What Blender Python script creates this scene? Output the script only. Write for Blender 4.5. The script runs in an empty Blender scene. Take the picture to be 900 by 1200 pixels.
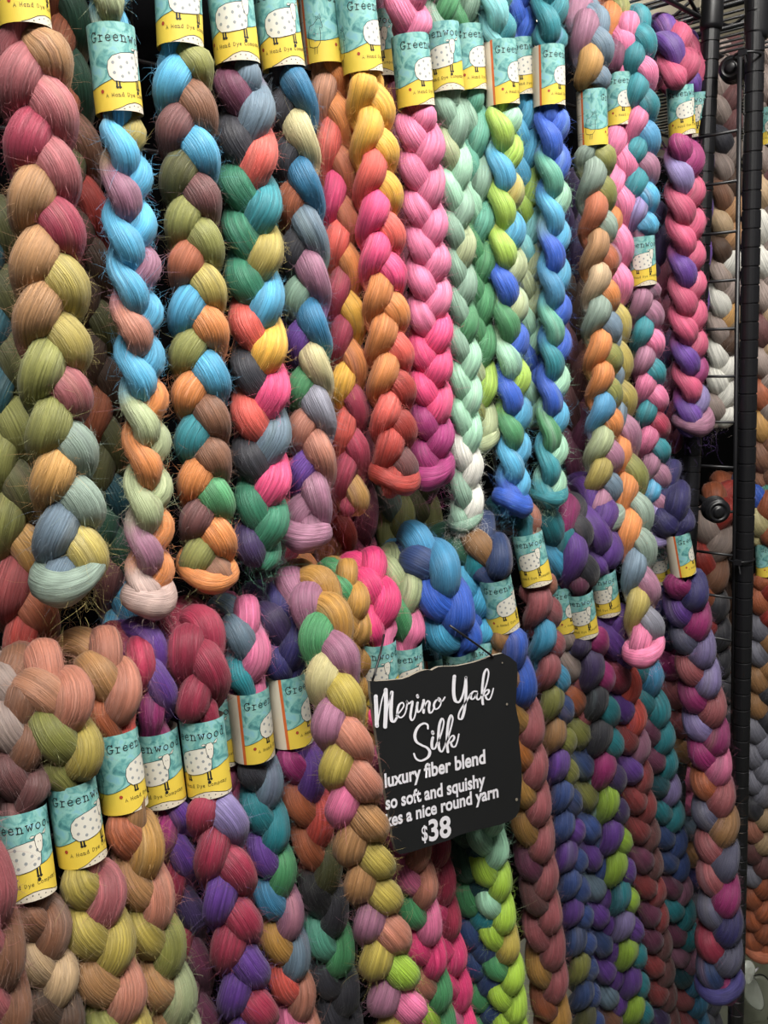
import bpy, math, random, re
import numpy as np
from mathutils import Matrix, Vector

random.seed(5)
RNG = np.random.default_rng(11)
SC = bpy.context.scene
COL = SC.collection

# ------------------------------------------------------------------ camera, world, lights, exposure
F_PX = 1100.0                      # focal length in pixels of the 900x1200 frame
CAM = np.array([0.0, -0.60, 1.50])
YAW, PITCH, ROLL = math.radians(43.0), math.radians(9.75), math.radians(1.9)
fwd = np.array([math.cos(YAW) * math.cos(PITCH), math.sin(YAW) * math.cos(PITCH), -math.sin(PITCH)])
r0 = np.cross(fwd, [0, 0, 1.0]); r0 /= np.linalg.norm(r0)
u0 = np.cross(r0, fwd)
RIGHT = math.cos(ROLL) * r0 - math.sin(ROLL) * u0
UP = math.cos(ROLL) * u0 + math.sin(ROLL) * r0
cam_data = bpy.data.cameras.new('camera')
cam_data.sensor_width = 36.0
cam_data.lens = 36.0 * F_PX / 1200.0
cam_data.clip_start = 0.02
cam = bpy.data.objects.new('camera', cam_data)
COL.objects.link(cam)
cam.matrix_world = Matrix(((RIGHT[0], UP[0], -fwd[0], CAM[0]),
                           (RIGHT[1], UP[1], -fwd[1], CAM[1]),
                           (RIGHT[2], UP[2], -fwd[2], CAM[2]), (0, 0, 0, 1)))
SC.camera = cam

world = bpy.data.worlds.new('shop_ambience'); SC.world = world
world.use_nodes = True
world.node_tree.nodes['Background'].inputs[0].default_value = (1.0, 0.98, 0.95, 1)
world.node_tree.nodes['Background'].inputs[1].default_value = 0.075

def area_light(name, loc, target, sx, sy, power, color=(1, 0.97, 0.92)):
    d = bpy.data.lights.new(name, 'AREA'); d.shape = 'RECTANGLE'; d.size = sx; d.size_y = sy
    d.energy = power; d.color = color
    o = bpy.data.objects.new(name, d); COL.objects.link(o)
    o.location = loc
    o.rotation_euler = (Vector(target) - Vector(loc)).to_track_quat('-Z', 'Y').to_euler()
    return o
area_light('ceiling_lamp_light', (-0.3, -1.0, 2.92), (0.3, 0.0, 1.5), 1.1, 0.35, 42)
area_light('shelf_end_lamp_light', (0.7, -0.55, 2.50), (0.7, -0.1, 1.7), 1.6, 0.3, 31)
area_light('rear_aisle_lamp_light', (3.55, 2.3, 2.48), (3.55, 2.3, 0), 1.2, 0.3, 7)  # downward half of the added rear pendant, out of view
area_light('rear_aisle_uplight', (3.55, 2.3, 2.60), (3.55, 2.3, 4), 1.4, 0.3, 52)  # unseen uplight added to brighten the ceiling beyond the wire shelf

SC.view_settings.view_transform = 'Standard'
SC.view_settings.look = 'None'
SC.view_settings.gamma = 1.0
SC.view_settings.use_curve_mapping = False
SC.view_settings.exposure = 0.22

# ------------------------------------------------------------------ helpers
def P(px, py, w):
    """world point seen at pixel (px, py) that lies w cm behind (+) or before (-) the plane of the braids"""
    d = fwd * F_PX + RIGHT * (px - 450.0) - UP * (py - 600.0)
    t = (w * 0.01 - CAM[1]) / d[1]
    return CAM + d * t

def proj(p):
    q = np.asarray(p) - CAM
    z = q @ fwd
    return np.stack([450 + F_PX * (q @ RIGHT) / z, 600 - F_PX * (q @ UP) / z, z], -1)

def lin(h):
    c = np.array([int(h[i:i + 2], 16) / 255.0 for i in (0, 2, 4)])
    return np.where(c <= 0.04045, c / 12.92, ((c + 0.055) / 1.055) ** 2.4)

def mesh_obj(name, verts, faces, mat, parent=None, smooth=True, uv=None, col=None, mats=None, mat_idx=None):
    verts = np.asarray(verts, dtype=np.float32)
    me = bpy.data.meshes.new(name)
    if isinstance(faces, np.ndarray):
        n = len(faces); k = faces.shape[1]
        me.vertices.add(len(verts)); me.vertices.foreach_set('co', verts.ravel())
        me.loops.add(n * k); me.loops.foreach_set('vertex_index', faces.astype(np.int32).ravel())
        me.polygons.add(n); me.polygons.foreach_set('loop_start', np.arange(0, n * k, k, dtype=np.int32))
        me.update(calc_edges=True)
    else:
        me.from_pydata(verts.tolist(), [], [tuple(int(i) for i in f) for f in faces]); me.update()
    if smooth:
        me.polygons.foreach_set('use_smooth', np.ones(len(me.polygons), dtype=bool))
    if uv is not None:
        lay = me.uv_layers.new(name='UVMap')
        idx = np.zeros(len(me.loops), dtype=np.int32); me.loops.foreach_get('vertex_index', idx)
        lay.data.foreach_set('uv', np.asarray(uv, dtype=np.float32)[idx].ravel())
    if col is not None:
        a = me.color_attributes.new('Dye', 'FLOAT_COLOR', 'POINT')
        a.data.foreach_set('color', np.concatenate([col, np.ones((len(col), 1))], 1).astype(np.float32).ravel())
    for m in (mats or [mat]):
        me.materials.append(m)
    if mat_idx is not None:
        me.polygons.foreach_set('material_index', np.asarray(mat_idx, dtype=np.int32))
    o = bpy.data.objects.new(name, me); COL.objects.link(o)
    if parent is not None:
        o.parent = parent
    return o

def empty(name, loc, label=None, cat=None, group=None):
    o = bpy.data.objects.new(name, None); COL.objects.link(o)
    o.empty_display_size = 0.02
    o.location = tuple(float(v) for v in loc)
    tag(o, label, cat, group)
    return o

def tag(o, label=None, cat=None, group=None, kind=None):
    if label: o['label'] = label
    if cat: o['category'] = cat
    if group: o['group'] = group
    if kind: o['kind'] = kind
    return o

def nrm(v):
    return v / np.maximum(np.linalg.norm(v, axis=-1, keepdims=True), 1e-9)

def tube_geo(pts, r, sides=8, closed_ends=True):
    pts = np.asarray(pts, float); n = len(pts)
    T = nrm(np.gradient(pts, axis=0))
    ref = np.array([0, 0, 1.0]) if abs(T[0][2]) < 0.9 else np.array([0, 1.0, 0])
    N = []; cur = ref
    for i in range(n):
        cur = cur - T[i] * (cur @ T[i]); cur = cur / np.linalg.norm(cur); N.append(cur)
    N = np.array(N); Bn = np.cross(T, N)
    a = np.linspace(0, 2 * np.pi, sides, endpoint=False)
    rr = np.broadcast_to(np.asarray(r, float), (n,))
    ring = pts[:, None] + rr[:, None, None] * (N[:, None] * np.cos(a)[None, :, None] + Bn[:, None] * np.sin(a)[None, :, None])
    V = ring.reshape(-1, 3).tolist(); Fc = []
    for i in range(n - 1):
        for j in range(sides):
            k = (j + 1) % sides
            Fc.append((i * sides + j, i * sides + k, (i + 1) * sides + k, (i + 1) * sides + j))
    if closed_ends:
        Fc.append(tuple(range(sides - 1, -1, -1))); Fc.append(tuple((n - 1) * sides + j for j in range(sides)))
    return V, Fc

class MB:
    def __init__(s): s.V = []; s.F = []; s.M = []
    def add(s, V, Fc, m=0):
        b = len(s.V); s.V += [tuple(v) for v in V]; s.F += [tuple(i + b for i in f) for f in Fc]; s.M += [m] * len(Fc)
    def tube(s, pts, r, sides=8, m=0): s.add(*tube_geo(pts, r, sides), m)
    def box(s, lo, hi, m=0):
        x0, y0, z0 = lo; x1, y1, z1 = hi
        s.add([(x0, y0, z0), (x1, y0, z0), (x1, y1, z0), (x0, y1, z0), (x0, y0, z1), (x1, y0, z1), (x1, y1, z1), (x0, y1, z1)],
              [(0, 3, 2, 1), (4, 5, 6, 7), (0, 1, 5, 4), (1, 2, 6, 5), (2, 3, 7, 6), (3, 0, 4, 7)], m)
    def lathe(s, prof, p0, axis, sides=20, m=0):
        axis = nrm(np.asarray(axis, float)); ref = np.array([0, 0, 1.0]) if abs(axis[2]) < 0.9 else np.array([1.0, 0, 0])
        n = nrm(np.cross(axis, ref)); b = np.cross(axis, n)
        V = []; Fc = []
        for r, h in prof:
            for j in range(sides):
                a = 2 * math.pi * j / sides
                V.append(np.asarray(p0) + axis * h + r * (n * math.cos(a) + b * math.sin(a)))
        for i in range(len(prof) - 1):
            for j in range(sides):
                k = (j + 1) % sides
                Fc.append((i * sides + j, i * sides + k, (i + 1) * sides + k, (i + 1) * sides + j))
        Fc.append(tuple(range(sides - 1, -1, -1))); Fc.append(tuple((len(prof) - 1) * sides + j for j in range(sides)))
        s.add(V, Fc, m)
    def build(s, name, mats, parent=None, smooth=False):
        mats = mats if isinstance(mats, list) else [mats]
        return mesh_obj(name, s.V, s.F, None, parent, smooth, mats=mats, mat_idx=s.M)

# ------------------------------------------------------------------ materials
def new_mat(name):
    m = bpy.data.materials.new(name); m.use_nodes = True
    return m, m.node_tree.nodes, m.node_tree.links, m.node_tree.nodes['Principled BSDF']

def plain(name, hexc, rough=0.5, metal=0.0, spec=0.5, noise=None):
    m, N, L, b = new_mat(name)
    c = lin(hexc)
    b.inputs['Base Color'].default_value = (*c, 1); b.inputs['Roughness'].default_value = rough
    b.inputs['Metallic'].default_value = metal; b.inputs['Specular IOR Level'].default_value = spec
    if noise:
        sc_, amt = noise
        t = N.new('ShaderNodeTexNoise'); t.inputs['Scale'].default_value = sc_; t.inputs['Detail'].default_value = 5
        tc = N.new('ShaderNodeTexCoord'); L.new(tc.outputs['Object'], t.inputs['Vector'])
        mx = N.new('ShaderNodeMix'); mx.data_type = 'RGBA'
        mx.inputs[6].default_value = (*(c * (1 - amt)), 1); mx.inputs[7].default_value = (*np.minimum(c * (1 + amt), 1), 1)
        L.new(t.outputs['Fac'], mx.inputs[0]); L.new(mx.outputs[2], b.inputs['Base Color'])
    return m

def wool_material():
    m, N, L, b = new_mat('dyed_wool')
    at = N.new('ShaderNodeAttribute'); at.attribute_name = 'Dye'
    uv = N.new('ShaderNodeUVMap')
    def streak(sx, sy, scale, detail, dist=0.0):
        mp = N.new('ShaderNodeMapping'); mp.inputs['Scale'].default_value = (sx, sy, 1)
        L.new(uv.outputs[0], mp.inputs[0])
        t = N.new('ShaderNodeTexNoise'); t.inputs['Scale'].default_value = scale; t.inputs['Detail'].default_value = detail
        t.inputs['Roughness'].default_value = 0.62; t.inputs['Distortion'].default_value = dist
        L.new(mp.outputs[0], t.inputs['Vector']); return t
    fine = streak(900, 34, 1.0, 5, 0.6)
    broad = streak(170, 9, 1.0, 3, 0.4)
    # value variation of the fibres
    rm = N.new('ShaderNodeMapRange'); rm.inputs['From Min'].default_value = 0.28; rm.inputs['From Max'].default_value = 0.74
    rm.inputs['To Min'].default_value = 0.52; rm.inputs['To Max'].default_value = 1.42
    L.new(fine.outputs['Fac'], rm.inputs[0])
    rb = N.new('ShaderNodeMapRange'); rb.inputs['From Min'].default_value = 0.3; rb.inputs['From Max'].default_value = 0.7
    rb.inputs['To Min'].default_value = 0.78; rb.inputs['To Max'].default_value = 1.18
    L.new(broad.outputs['Fac'], rb.inputs[0])
    mu = N.new('ShaderNodeMath'); mu.operation = 'MULTIPLY'; L.new(rm.outputs[0], mu.inputs[0]); L.new(rb.outputs[0], mu.inputs[1])
    hv = N.new('ShaderNodeHueSaturation'); L.new(at.outputs['Color'], hv.inputs['Color']); L.new(mu.outputs[0], hv.inputs['Value'])
    pale = streak(1300, 55, 1.0, 2, 1.6)
    rp = N.new('ShaderNodeMapRange'); rp.inputs['From Min'].default_value = 0.60; rp.inputs['From Max'].default_value = 0.72
    rp.inputs['To Min'].default_value = 0.0; rp.inputs['To Max'].default_value = 0.34; L.new(pale.outputs['Fac'], rp.inputs[0])
    mp_ = N.new('ShaderNodeMix'); mp_.data_type = 'RGBA'; hs2 = N.new('ShaderNodeHueSaturation'); hs2.inputs['Saturation'].default_value = .72; hs2.inputs['Value'].default_value = 2.3; L.new(at.outputs['Color'], hs2.inputs['Color']); L.new(hs2.outputs[0], mp_.inputs[7])
    L.new(rp.outputs[0], mp_.inputs[0]); L.new(hv.outputs[0], mp_.inputs[6]); L.new(mp_.outputs[2], b.inputs['Base Color'])
    ad = N.new('ShaderNodeMath'); ad.operation = 'MULTIPLY_ADD'; ad.inputs[1].default_value = 1.4
    L.new(broad.outputs['Fac'], ad.inputs[0]); L.new(fine.outputs['Fac'], ad.inputs[2])
    bp = N.new('ShaderNodeBump'); bp.inputs['Strength'].default_value = 0.7; bp.inputs['Distance'].default_value = 0.0018
    L.new(ad.outputs[0], bp.inputs['Height']); L.new(bp.outputs[0], b.inputs['Normal'])
    b.inputs['Roughness'].default_value = 0.52
    b.inputs['Specular IOR Level'].default_value = 0.34
    b.inputs['Sheen Weight'].default_value = 0.10; b.inputs['Sheen Roughness'].default_value = 0.45
    return m

def hair_material():
    m, N, L, b = new_mat('wool_fibre')
    at = N.new('ShaderNodeAttribute'); at.attribute_name = 'Dye'
    L.new(at.outputs['Color'], b.inputs['Base Color'])
    b.inputs['Roughness'].default_value = 0.5; b.inputs['Specular IOR Level'].default_value = 0.3
    return m

WOOL = wool_material(); HAIR = hair_material()
BLACK_METAL = plain('black_powder_coat', '141417', 0.38, 0.0, 0.5)
BLACK_WIRE = plain('black_wire', '17171a', 0.4, 0.0, 0.5)
BLACK_BACKDROP = plain('black_cloth', '08080a', 0.95, 0, 0.05)

PAL = dict(dr='8e3a3c', rd='a02e4a', rs='a85a60', pk='e0709c', hp='ea3c7c', mg='a02870', mv='9a6680', lv='8c7eb4', pu='643a94',
           dp='40305c', nd='35306e', bd='38508e', sx='5c5c76', cp='c2486e', eg='2a7a5c', pb='236f98', nv='2e4474', bl='2c5cc4', sk='44a2cc', mb='4490bc', tl='248490', dt='1f5460', aq='7cccd0',
           mt='98ccac', sg='84a892', tg='5ca890', gn='4a9460', dg='2c5844', lm='9cc03c', ol='83843f', do='56562e', yl='aa9844',
           oc='b88840', gd='e4a818', om='d07c34', tn='aa7c4e', rb='ac5c38', br='80563f', mr='6e4444', be='bc9e78', cr='cdc28c',
           gy='80808e', sl='667c8e', ch='36363e', bk='1a1a1e', co='dc5448', sa='b4735e', pe='bc8466', wh='dcdad0', tp='9a8880',
           db='4c3628', pl='6c3450', pg='a4b082', gs='84988a', bm='b89c94', dk='7c2c48', rr='a83228')
PAL['or'] = PAL['om']
def muted(c):
    y = float(c @ np.array([.3, .55, .15]))
    return np.clip((c * .88 + y * .12) * .95, 0, 1)
PALL = {k: muted(lin(v)) for k, v in PAL.items()}

# ------------------------------------------------------------------ paper bands
BAND_R, BAND_H = 17.5, 61.0        # mm
PAPER_TEAL, N_, L_, b_ = new_mat('teal_watercolour_paper')
tcn = N_.new('ShaderNodeUVMap')
tn = N_.new('ShaderNodeTexNoise'); tn.inputs['Scale'].default_value = 0.11; tn.inputs['Detail'].default_value = 5; tn.inputs['Distortion'].default_value = 1.2
L_.new(tcn.outputs[0], tn.inputs['Vector'])
cr = N_.new('ShaderNodeValToRGB')
for i, (p, h) in enumerate([(0.25, '2f6a70'), (0.42, '5f9a98'), (0.55, '86b8b0'), (0.68, '78aebc'), (0.8, 'a8cccb')]):
    e = cr.color_ramp.elements[i] if i < 2 else cr.color_ramp.elements.new(p)
    e.position = p; e.color = (*lin(h), 1)
L_.new(tn.outputs['Fac'], cr.inputs[0]); L_.new(cr.outputs[0], b_.inputs['Base Color'])
b_.inputs['Roughness'].default_value = 0.55
PAPER_YELLOW = plain('yellow_paper', 'd8bc46', 0.55, noise=(60, 0.1))
PAPER_WHITE = plain('cream_paper', 'cfc5b2', 0.6)
PAPER_ORANGE = plain('orange_stripe_paper', 'c4602c', 0.55)
INK = plain('black_ink', '16181a', 0.6)
GREY_INK = plain('grey_ink', '8e9294', 0.6)
RED_INK = plain('red_ink', 'a03c28', 0.6)
SHEEP_WHITE = plain('sheep_white_print', 'cfcbbf', 0.6)

STROKES = {  # single-line letters, x-height 1.0 = caps 1.5
 'G': (1.05, [[(.95, 1.2), (.75, 1.45), (.45, 1.5), (.15, 1.2), (.05, .75), (.15, .3), (.45, 0), (.75, .05), (.92, .3), (.92, .65)], [(.6, .65), (1.05, .65)], [(.95, 1.5), (.95, 1.15)]]),
 'r': (.8, [[(.3, 0), (.3, 1)], [(.05, 1), (.3, 1)], [(.05, 0), (.6, 0)], [(.3, .65), (.5, .95), (.75, .9)]]),
 'e': (.85, [[(.1, .52), (.78, .52), (.75, .8), (.45, 1), (.15, .8), (.07, .45), (.2, .1), (.5, 0), (.78, .15)]]),
 'n': (1.0, [[(.2, 0), (.2, 1)], [(.02, 1), (.2, 1)], [(.02, 0), (.38, 0)], [(.2, .7), (.45, .98), (.7, .9), (.78, .6), (.78, 0)], [(.6, 0), (.96, 0)]]),
 'w': (1.1, [[(.1, 1), (.32, 0), (.55, .85), (.78, 0), (1.0, 1)], [(-.02, 1), (.26, 1)], [(.84, 1), (1.12, 1)]]),
 'o': (.9, [[(.45, 0), (.12, .2), (.05, .5), (.12, .8), (.45, 1), (.78, .8), (.85, .5), (.78, .2), (.45, 0)]]),
 'd': (1.0, [[(.75, 1.5), (.75, 0)], [(.5, 1.5), (.75, 1.5)], [(.75, 0), (.95, 0)], [(.75, .75), (.5, 1), (.2, .9), (.06, .5), (.2, .1), (.5, 0), (.75, .25)]]),
 'A': (1.0, [[(.05, 0), (.5, 1.5), (.95, 0)], [(.22, .55), (.78, .55)]]),
 'H': (1.0, [[(.1, 0), (.1, 1.5)], [(.85, 0), (.85, 1.5)], [(.1, .75), (.85, .75)]]),
 'a': (.85, [[(.72, 1), (.72, 0)], [(.72, .8), (.4, 1), (.1, .7), (.1, .3), (.4, 0), (.72, .2)]]),
 'D': (1.0, [[(.12, 0), (.12, 1.5), (.55, 1.4), (.85, .9), (.8, .4), (.5, .05), (.12, 0)]]),
 'y': (.85, [[(.08, 1), (.42, .1)], [(.8, 1), (.3, -.5), (.08, -.5)]]),
 'C': (1.0, [[(.9, 1.2), (.6, 1.5), (.25, 1.35), (.06, .8), (.2, .2), (.55, 0), (.9, .25)]]),
 'm': (1.2, [[(.12, 0), (.12, 1)], [(.12, .7), (.35, 1), (.58, .8), (.6, 0)], [(.6, .7), (.82, 1), (1.05, .8), (1.08, 0)]]),
 'p': (.9, [[(.15, 1), (.15, -.5)], [(.15, .8), (.45, 1), (.8, .7), (.78, .25), (.45, 0), (.15, .2)]]),
 ' ': (.6, []),
}

def ribbon(pts, width, step=1.4):
    """flat stroke in 2D: list of quads"""
    out = [np.array(pts[0], float)]
    for a, b in zip(pts[:-1], pts[1:]):
        a = np.array(a, float); b = np.array(b, float); n = max(1, int(np.linalg.norm(b - a) / step))
        for i in range(1, n + 1): out.append(a + (b - a) * i / n)
    out = np.array(out); T = nrm(np.gradient(out, axis=0)); Nn = np.stack([-T[:, 1], T[:, 0]], -1)
    w = np.broadcast_to(np.asarray(width, float), (len(out),))[:, None] / 2
    A = out + Nn * w; B = out - Nn * w
    # square caps
    A[0] -= T[0] * w[0]; B[0] -= T[0] * w[0]; A[-1] += T[-1] * w[-1]; B[-1] += T[-1] * w[-1]
    V = np.concatenate([A, B]); n = len(out)
    return V, [(n + i, n + i + 1, i + 1, i) for i in range(n - 1)]

def cyl(u, v, off):
    th = u / BAND_R; r = (BAND_R + off) * 0.001
    return (r * math.cos(th), r * math.sin(th), v * 0.001 - BAND_H * 0.0005)

def fill(poly, du=0.9):
    """columns of quads inside a polygon crossed twice by every upright line"""
    poly = np.array(poly, float); u0_, u1_ = poly[:, 0].min(), poly[:, 0].max(); V = []; Fc = []
    n = max(2, int((u1_ - u0_) / du)); prev = None
    for i in range(n + 1):
        u = u0_ + (u1_ - u0_) * (0.002 + 0.996 * i / n); vs = []
        for a, b in zip(poly, np.roll(poly, -1, 0)):
            if (a[0] - u) * (b[0] - u) < 0: vs.append(a[1] + (b[1] - a[1]) * (u - a[0]) / (b[0] - a[0]))
        if len(vs) < 2: continue
        k = len(V); V += [(u, min(vs)), (u, max(vs))]
        if prev is not None: Fc.append((prev, k, k + 1, prev + 1))
        prev = k
    return np.array(V), Fc

def blob(cu, cv, ru, rv, n=10):
    return [(cu + ru * math.cos(a), cv + rv * math.sin(a)) for a in np.linspace(0, 2 * math.pi, n, endpoint=False) + 0.05]

HILL = [(-20, 22), (-10, 21), (0, 17), (8, 16.5), (14, 17.5), (22, 20), (30, 23), (38, 23.5), (46, 22.5), (54, 24), (62, 26.5), (70, 27), (78, 27), (90, 24)]
SCAL = [(-20, 0), (24, 0), (30, 1.6), (36, 4.6), (42, 6.2), (48, 6.0), (54, 4.4), (60, 2.6), (66, 2.0), (72, 1.6), (78, 0), (90, 0)]
def crv(tab, u): return float(np.interp(u, [t[0] for t in tab], [t[1] for t in tab]))
BODY = [(24.5, 24), (23.6, 29), (24.6, 34), (28, 37.6), (34, 39.6), (42, 40.8), (48, 41), (50, 38), (50, 31), (49.6, 24.5), (48, 22.4), (42, 20.8), (34, 19.8), (28, 20.4)]
SMALL = [(-6.5, 13), (-7, 22), (-5, 29), (-1, 30), (1.8, 33), (4.0, 34.6), (5.2, 33.2), (6.6, 27.5), (5.4, 26.2), (4.0, 27.4), (4.4, 22), (3.4, 15), (1, 11.8), (-3, 11.6)]

def make_band_meshes(stripe0, stripe1):
    """one printed strip wrapped to a tube; returns three meshes: paper, lettering, sheep"""
    V = []; Fc = []; M = []; UV = []
    us = np.linspace(0, 2 * math.pi * BAND_R, 73)
    us = np.unique(np.concatenate([us, [stripe0 % 109.956, stripe1 % 109.956, 74.0]]))
    def zone(u):
        s0, s1 = stripe0 % 109.956, stripe1 % 109.956
        if (s0 <= u < s1): return 'stripe'
        start = s1 if s1 < 74 else s1 - 109.956
        uu = u if u < 74.0 else u - 109.956
        return 'front' if start <= uu < 74.0 else 'back'
    for a, b in zip(us[:-1], us[1:]):
        z = zone((a + b) / 2)
        def uu(u): return u if u < 80 else u - 109.956
        def rows(u):
            if z == 'stripe': return [0, BAND_H], [1, ]
            if z == 'back': return [0, BAND_H], [2]
            return [0, crv(SCAL, uu(u)), crv(HILL, uu(u)), BAND_H], [2, 3, 0]
        ra, ms = rows(a if a < b else a); rb_, _ = rows(b)
        k = len(V)
        for va, vb in zip(ra, rb_):
            V += [cyl(a, va, 0), cyl(b, vb, 0)]; UV += [(a, va), (b, vb)]
        for i, m in enumerate(ms):
            if abs(ra[i + 1] - ra[i]) < 1e-6 and abs(rb_[i + 1] - rb_[i]) < 1e-6: continue
            q = k + 2 * i
            Fc.append((q, q + 1, q + 3, q + 2)); M.append(m)
    paper = (V, Fc, M, UV)
    ink = MB()
    lo = stripe1 if stripe1 < 74 else -200
    def put(Vf, off, m, mb, umin=-300):
        V2, F2 = Vf
        if len(V2) and V2[:, 0].min() < umin: return
        mb.add([cyl(u, v, off) for u, v in V2], F2, m)
    def text(s, u, v, xh, w, rise, gap, squash=1.0):
        for ch in s:
            adv, sts = STROKES[ch]
            for st in sts:
                put(ribbon([(u + x * xh * squash, v + rise * (u - 20) + y * xh) for x, y in st], w), 0.16, 0, ink)
            u += adv * xh * squash + gap
        return u
    text('Greenwood', 12.6, 47.6, 4.4, 0.72, 0.0, 1.75, 1.02)
    text('A Hand Dye Company', 20.6, 9.2, 1.75, 0.34, 0.045, 0.62, 1.08)
    # hill line, scallop line, edge lines
    def line(tab, a, b, w): put(ribbon([(u, crv(tab, u)) for u in np.linspace(a, b, 24)], w), 0.14, 0, ink, lo - 1)
    for a in np.arange(max(lo, -8), 73.5, 6.0): line(HILL, a, min(a + 6.2, 73.9), 0.4)
    line(SCAL, 25, 73.8, 0.42)
    for u, v in [(37, 2.6), (41, 3.8), (45, 3.6), (50, 3.0), (55, 1.8), (33, 1.2), (62, 1.1), (46, 1.2)]:
        put(fill(blob(u, v, .62, .55)), 0.16, 0, ink)
    # lines of small print on the cream back
    for a in [78.5, 90.5]:
        for v, w_ in [(52, 9), (48, 6), (34, 7), (31, 4), (14, 9), (11, 8), (8, 9)]:
            for kx in np.arange(0, w_, 1.25): put(ribbon([(a + kx, v), (a + kx + .85, v)], 0.55), 0.15, 2, ink)
    sh = MB()
    put(fill(blob(18.0, 13.6, 1.45, 1.45, 12), .5), 0.2, 2, sh)
    put(fill(blob(46.6, 13.6, 1.4, 1.4, 12), .5), 0.2, 3, sh)
    put(fill(blob(69, 15.5, 1.2, 1.2)), 0.16, 2, sh)
    for lu in (29.4, 31.4, 46.0, 48.0):
        put(ribbon([(lu, 21.5), (lu + .2, 15.6)], 1.1), 0.16, 3, sh); put(ribbon([(lu - .55, 21), (lu - .4, 15.4)], .3), 0.2, 3, sh)
        put(ribbon([(lu - .3, 16.3), (lu + .8, 16.0)], 1.0), 0.22, 3, sh)
    put(fill(BODY), 0.24, 0, sh)
    put(ribbon(BODY + BODY[:1], 0.42), 0.3, 3, sh)
    for u, v in [(28, 33), (28.5, 26), (33, 36.5), (33.5, 30), (34, 23.6), (38.5, 33.5), (39.2, 26.5), (43.4, 37.4), (43.6, 30.6), (44.8, 24.6), (47.6, 33.8), (48, 27.6)]:
        put(fill(blob(u, v, 1.2, 1.2, 12), .5), 0.34, 1, sh)
    head = [(46.4, 41.6), (47.6, 44), (51.2, 44.6), (52.6, 42), (52.2, 36), (50.8, 32.4), (49.2, 31.6), (47.8, 33.4), (46.8, 37)]
    put(fill(head), 0.34, 0, sh); put(ribbon(head + head[:1], .36), 0.4, 3, sh)
    for ear in ([(47.4, 43.4), (45, 44.2), (43.2, 43.2), (44.8, 42.2)], [(52.4, 43.4), (54.8, 45.4), (57, 46.6), (55.2, 43.4)]):
        put(fill(ear), 0.33, 0, sh); put(ribbon(ear + ear[:1], .32), 0.4, 3, sh)
    for u in (48.9, 50.6): put(fill(blob(u, 39.2, .3, .55)), 0.44, 3, sh)
    if lo < 0:
        put(ribbon(SMALL + SMALL[:1], .42), 0.22, 3, sh)
        put(ribbon([(1.8, 33), (1.0, 35.8), (3.0, 34.8), (5.0, 38.0), (5.4, 34)], .36), 0.22, 3, sh)
        for u, v in [(-3.4, 26), (-4, 20), (-1, 16.5), (1.8, 22), (-1.2, 22.6)]: put(fill(blob(u, v, .7, .7)), 0.22, 1, sh)
        for lu in (-1.6, .6): put(ribbon([(lu, 12), (lu - .6, 6.6)], .5), 0.22, 3, sh)
    pts = [(9.8, 26.5), (11.2, 28.2), (11.6, 25.6)]
    return paper, ink, sh

BANDS = {}
def band_objects(variant, parent, name_ok=True):
    if variant not in BANDS:
        paper, ink, sh = make_band_meshes(*{'A': (-12.0, -9.4), 'B': (7.4, 9.9)}[variant])
        V, Fc, M, UV = paper
        p = mesh_obj('paper_band', V, Fc, None, None, True, uv=UV, mats=[PAPER_TEAL, PAPER_ORANGE, PAPER_WHITE, PAPER_YELLOW], mat_idx=M)
        l = ink.build('lettering', [INK, GREY_INK, GREY_INK])
        s = sh.build('sheep_print', [SHEEP_WHITE, GREY_INK, RED_INK, INK])
        BANDS[variant] = (p.data, l.data, s.data)
        for o in (p, l, s): bpy.data.objects.remove(o)
    objs = []
    for nm, me in zip(('paper_band', 'lettering', 'sheep_print'), BANDS[variant]):
        o = bpy.data.objects.new(nm, me); COL.objects.link(o); objs.append(o)
    objs[0].parent = parent; objs[1].parent = objs[0]; objs[2].parent = objs[0]
    return objs[0]

# ------------------------------------------------------------------ the braids
def catmull(pts, n=24):
    pts = np.asarray(pts, float)
    ext = np.concatenate([[2 * pts[0] - pts[1]], pts, [2 * pts[-1] - pts[-2]]])
    out = []
    for i in range(1, len(ext) - 2):
        p0, p1, p2, p3 = ext[i - 1], ext[i], ext[i + 1], ext[i + 2]
        # centripetal parametrisation keeps the turn over the bar free of loops
        t0 = 0; t1 = t0 + max(np.linalg.norm(p1 - p0), 1e-6) ** .5; t2 = t1 + max(np.linalg.norm(p2 - p1), 1e-6) ** .5; t3 = t2 + max(np.linalg.norm(p3 - p2), 1e-6) ** .5
        t = np.linspace(t1, t2, n, endpoint=False)[:, None]
        A1 = (t1 - t) / (t1 - t0) * p0 + (t - t0) / (t1 - t0) * p1
        A2 = (t2 - t) / (t2 - t1) * p1 + (t - t1) / (t2 - t1) * p2
        A3 = (t3 - t) / (t3 - t2) * p2 + (t - t2) / (t3 - t2) * p3
        B1 = (t2 - t) / (t2 - t0) * A1 + (t - t0) / (t2 - t0) * A2
        B2 = (t3 - t) / (t3 - t1) * A2 + (t - t1) / (t3 - t1) * A3
        out.append((t2 - t) / (t2 - t1) * B1 + (t - t1) / (t2 - t1) * B2)
    out.append(pts[-1:])
    return np.concatenate(out)

def resample(pts, n):
    d = np.concatenate([[0], np.cumsum(np.linalg.norm(np.diff(pts, axis=0), axis=1))])
    s = np.linspace(0, d[-1], n)
    return np.stack([np.interp(s, d, pts[:, i]) for i in range(3)], -1), s

def parse_path(txt):
    return np.array([P(*map(float, t.split())) for t in txt.split(';')])

def parse_cols(txt):
    return [(float(a), PALL[c]) for a, c in re.findall(r'(-?\d+)([a-z]{2})', txt)]

def pick(lst, y):
    return min(lst, key=lambda e: abs(e[0] - y))[1]

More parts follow.
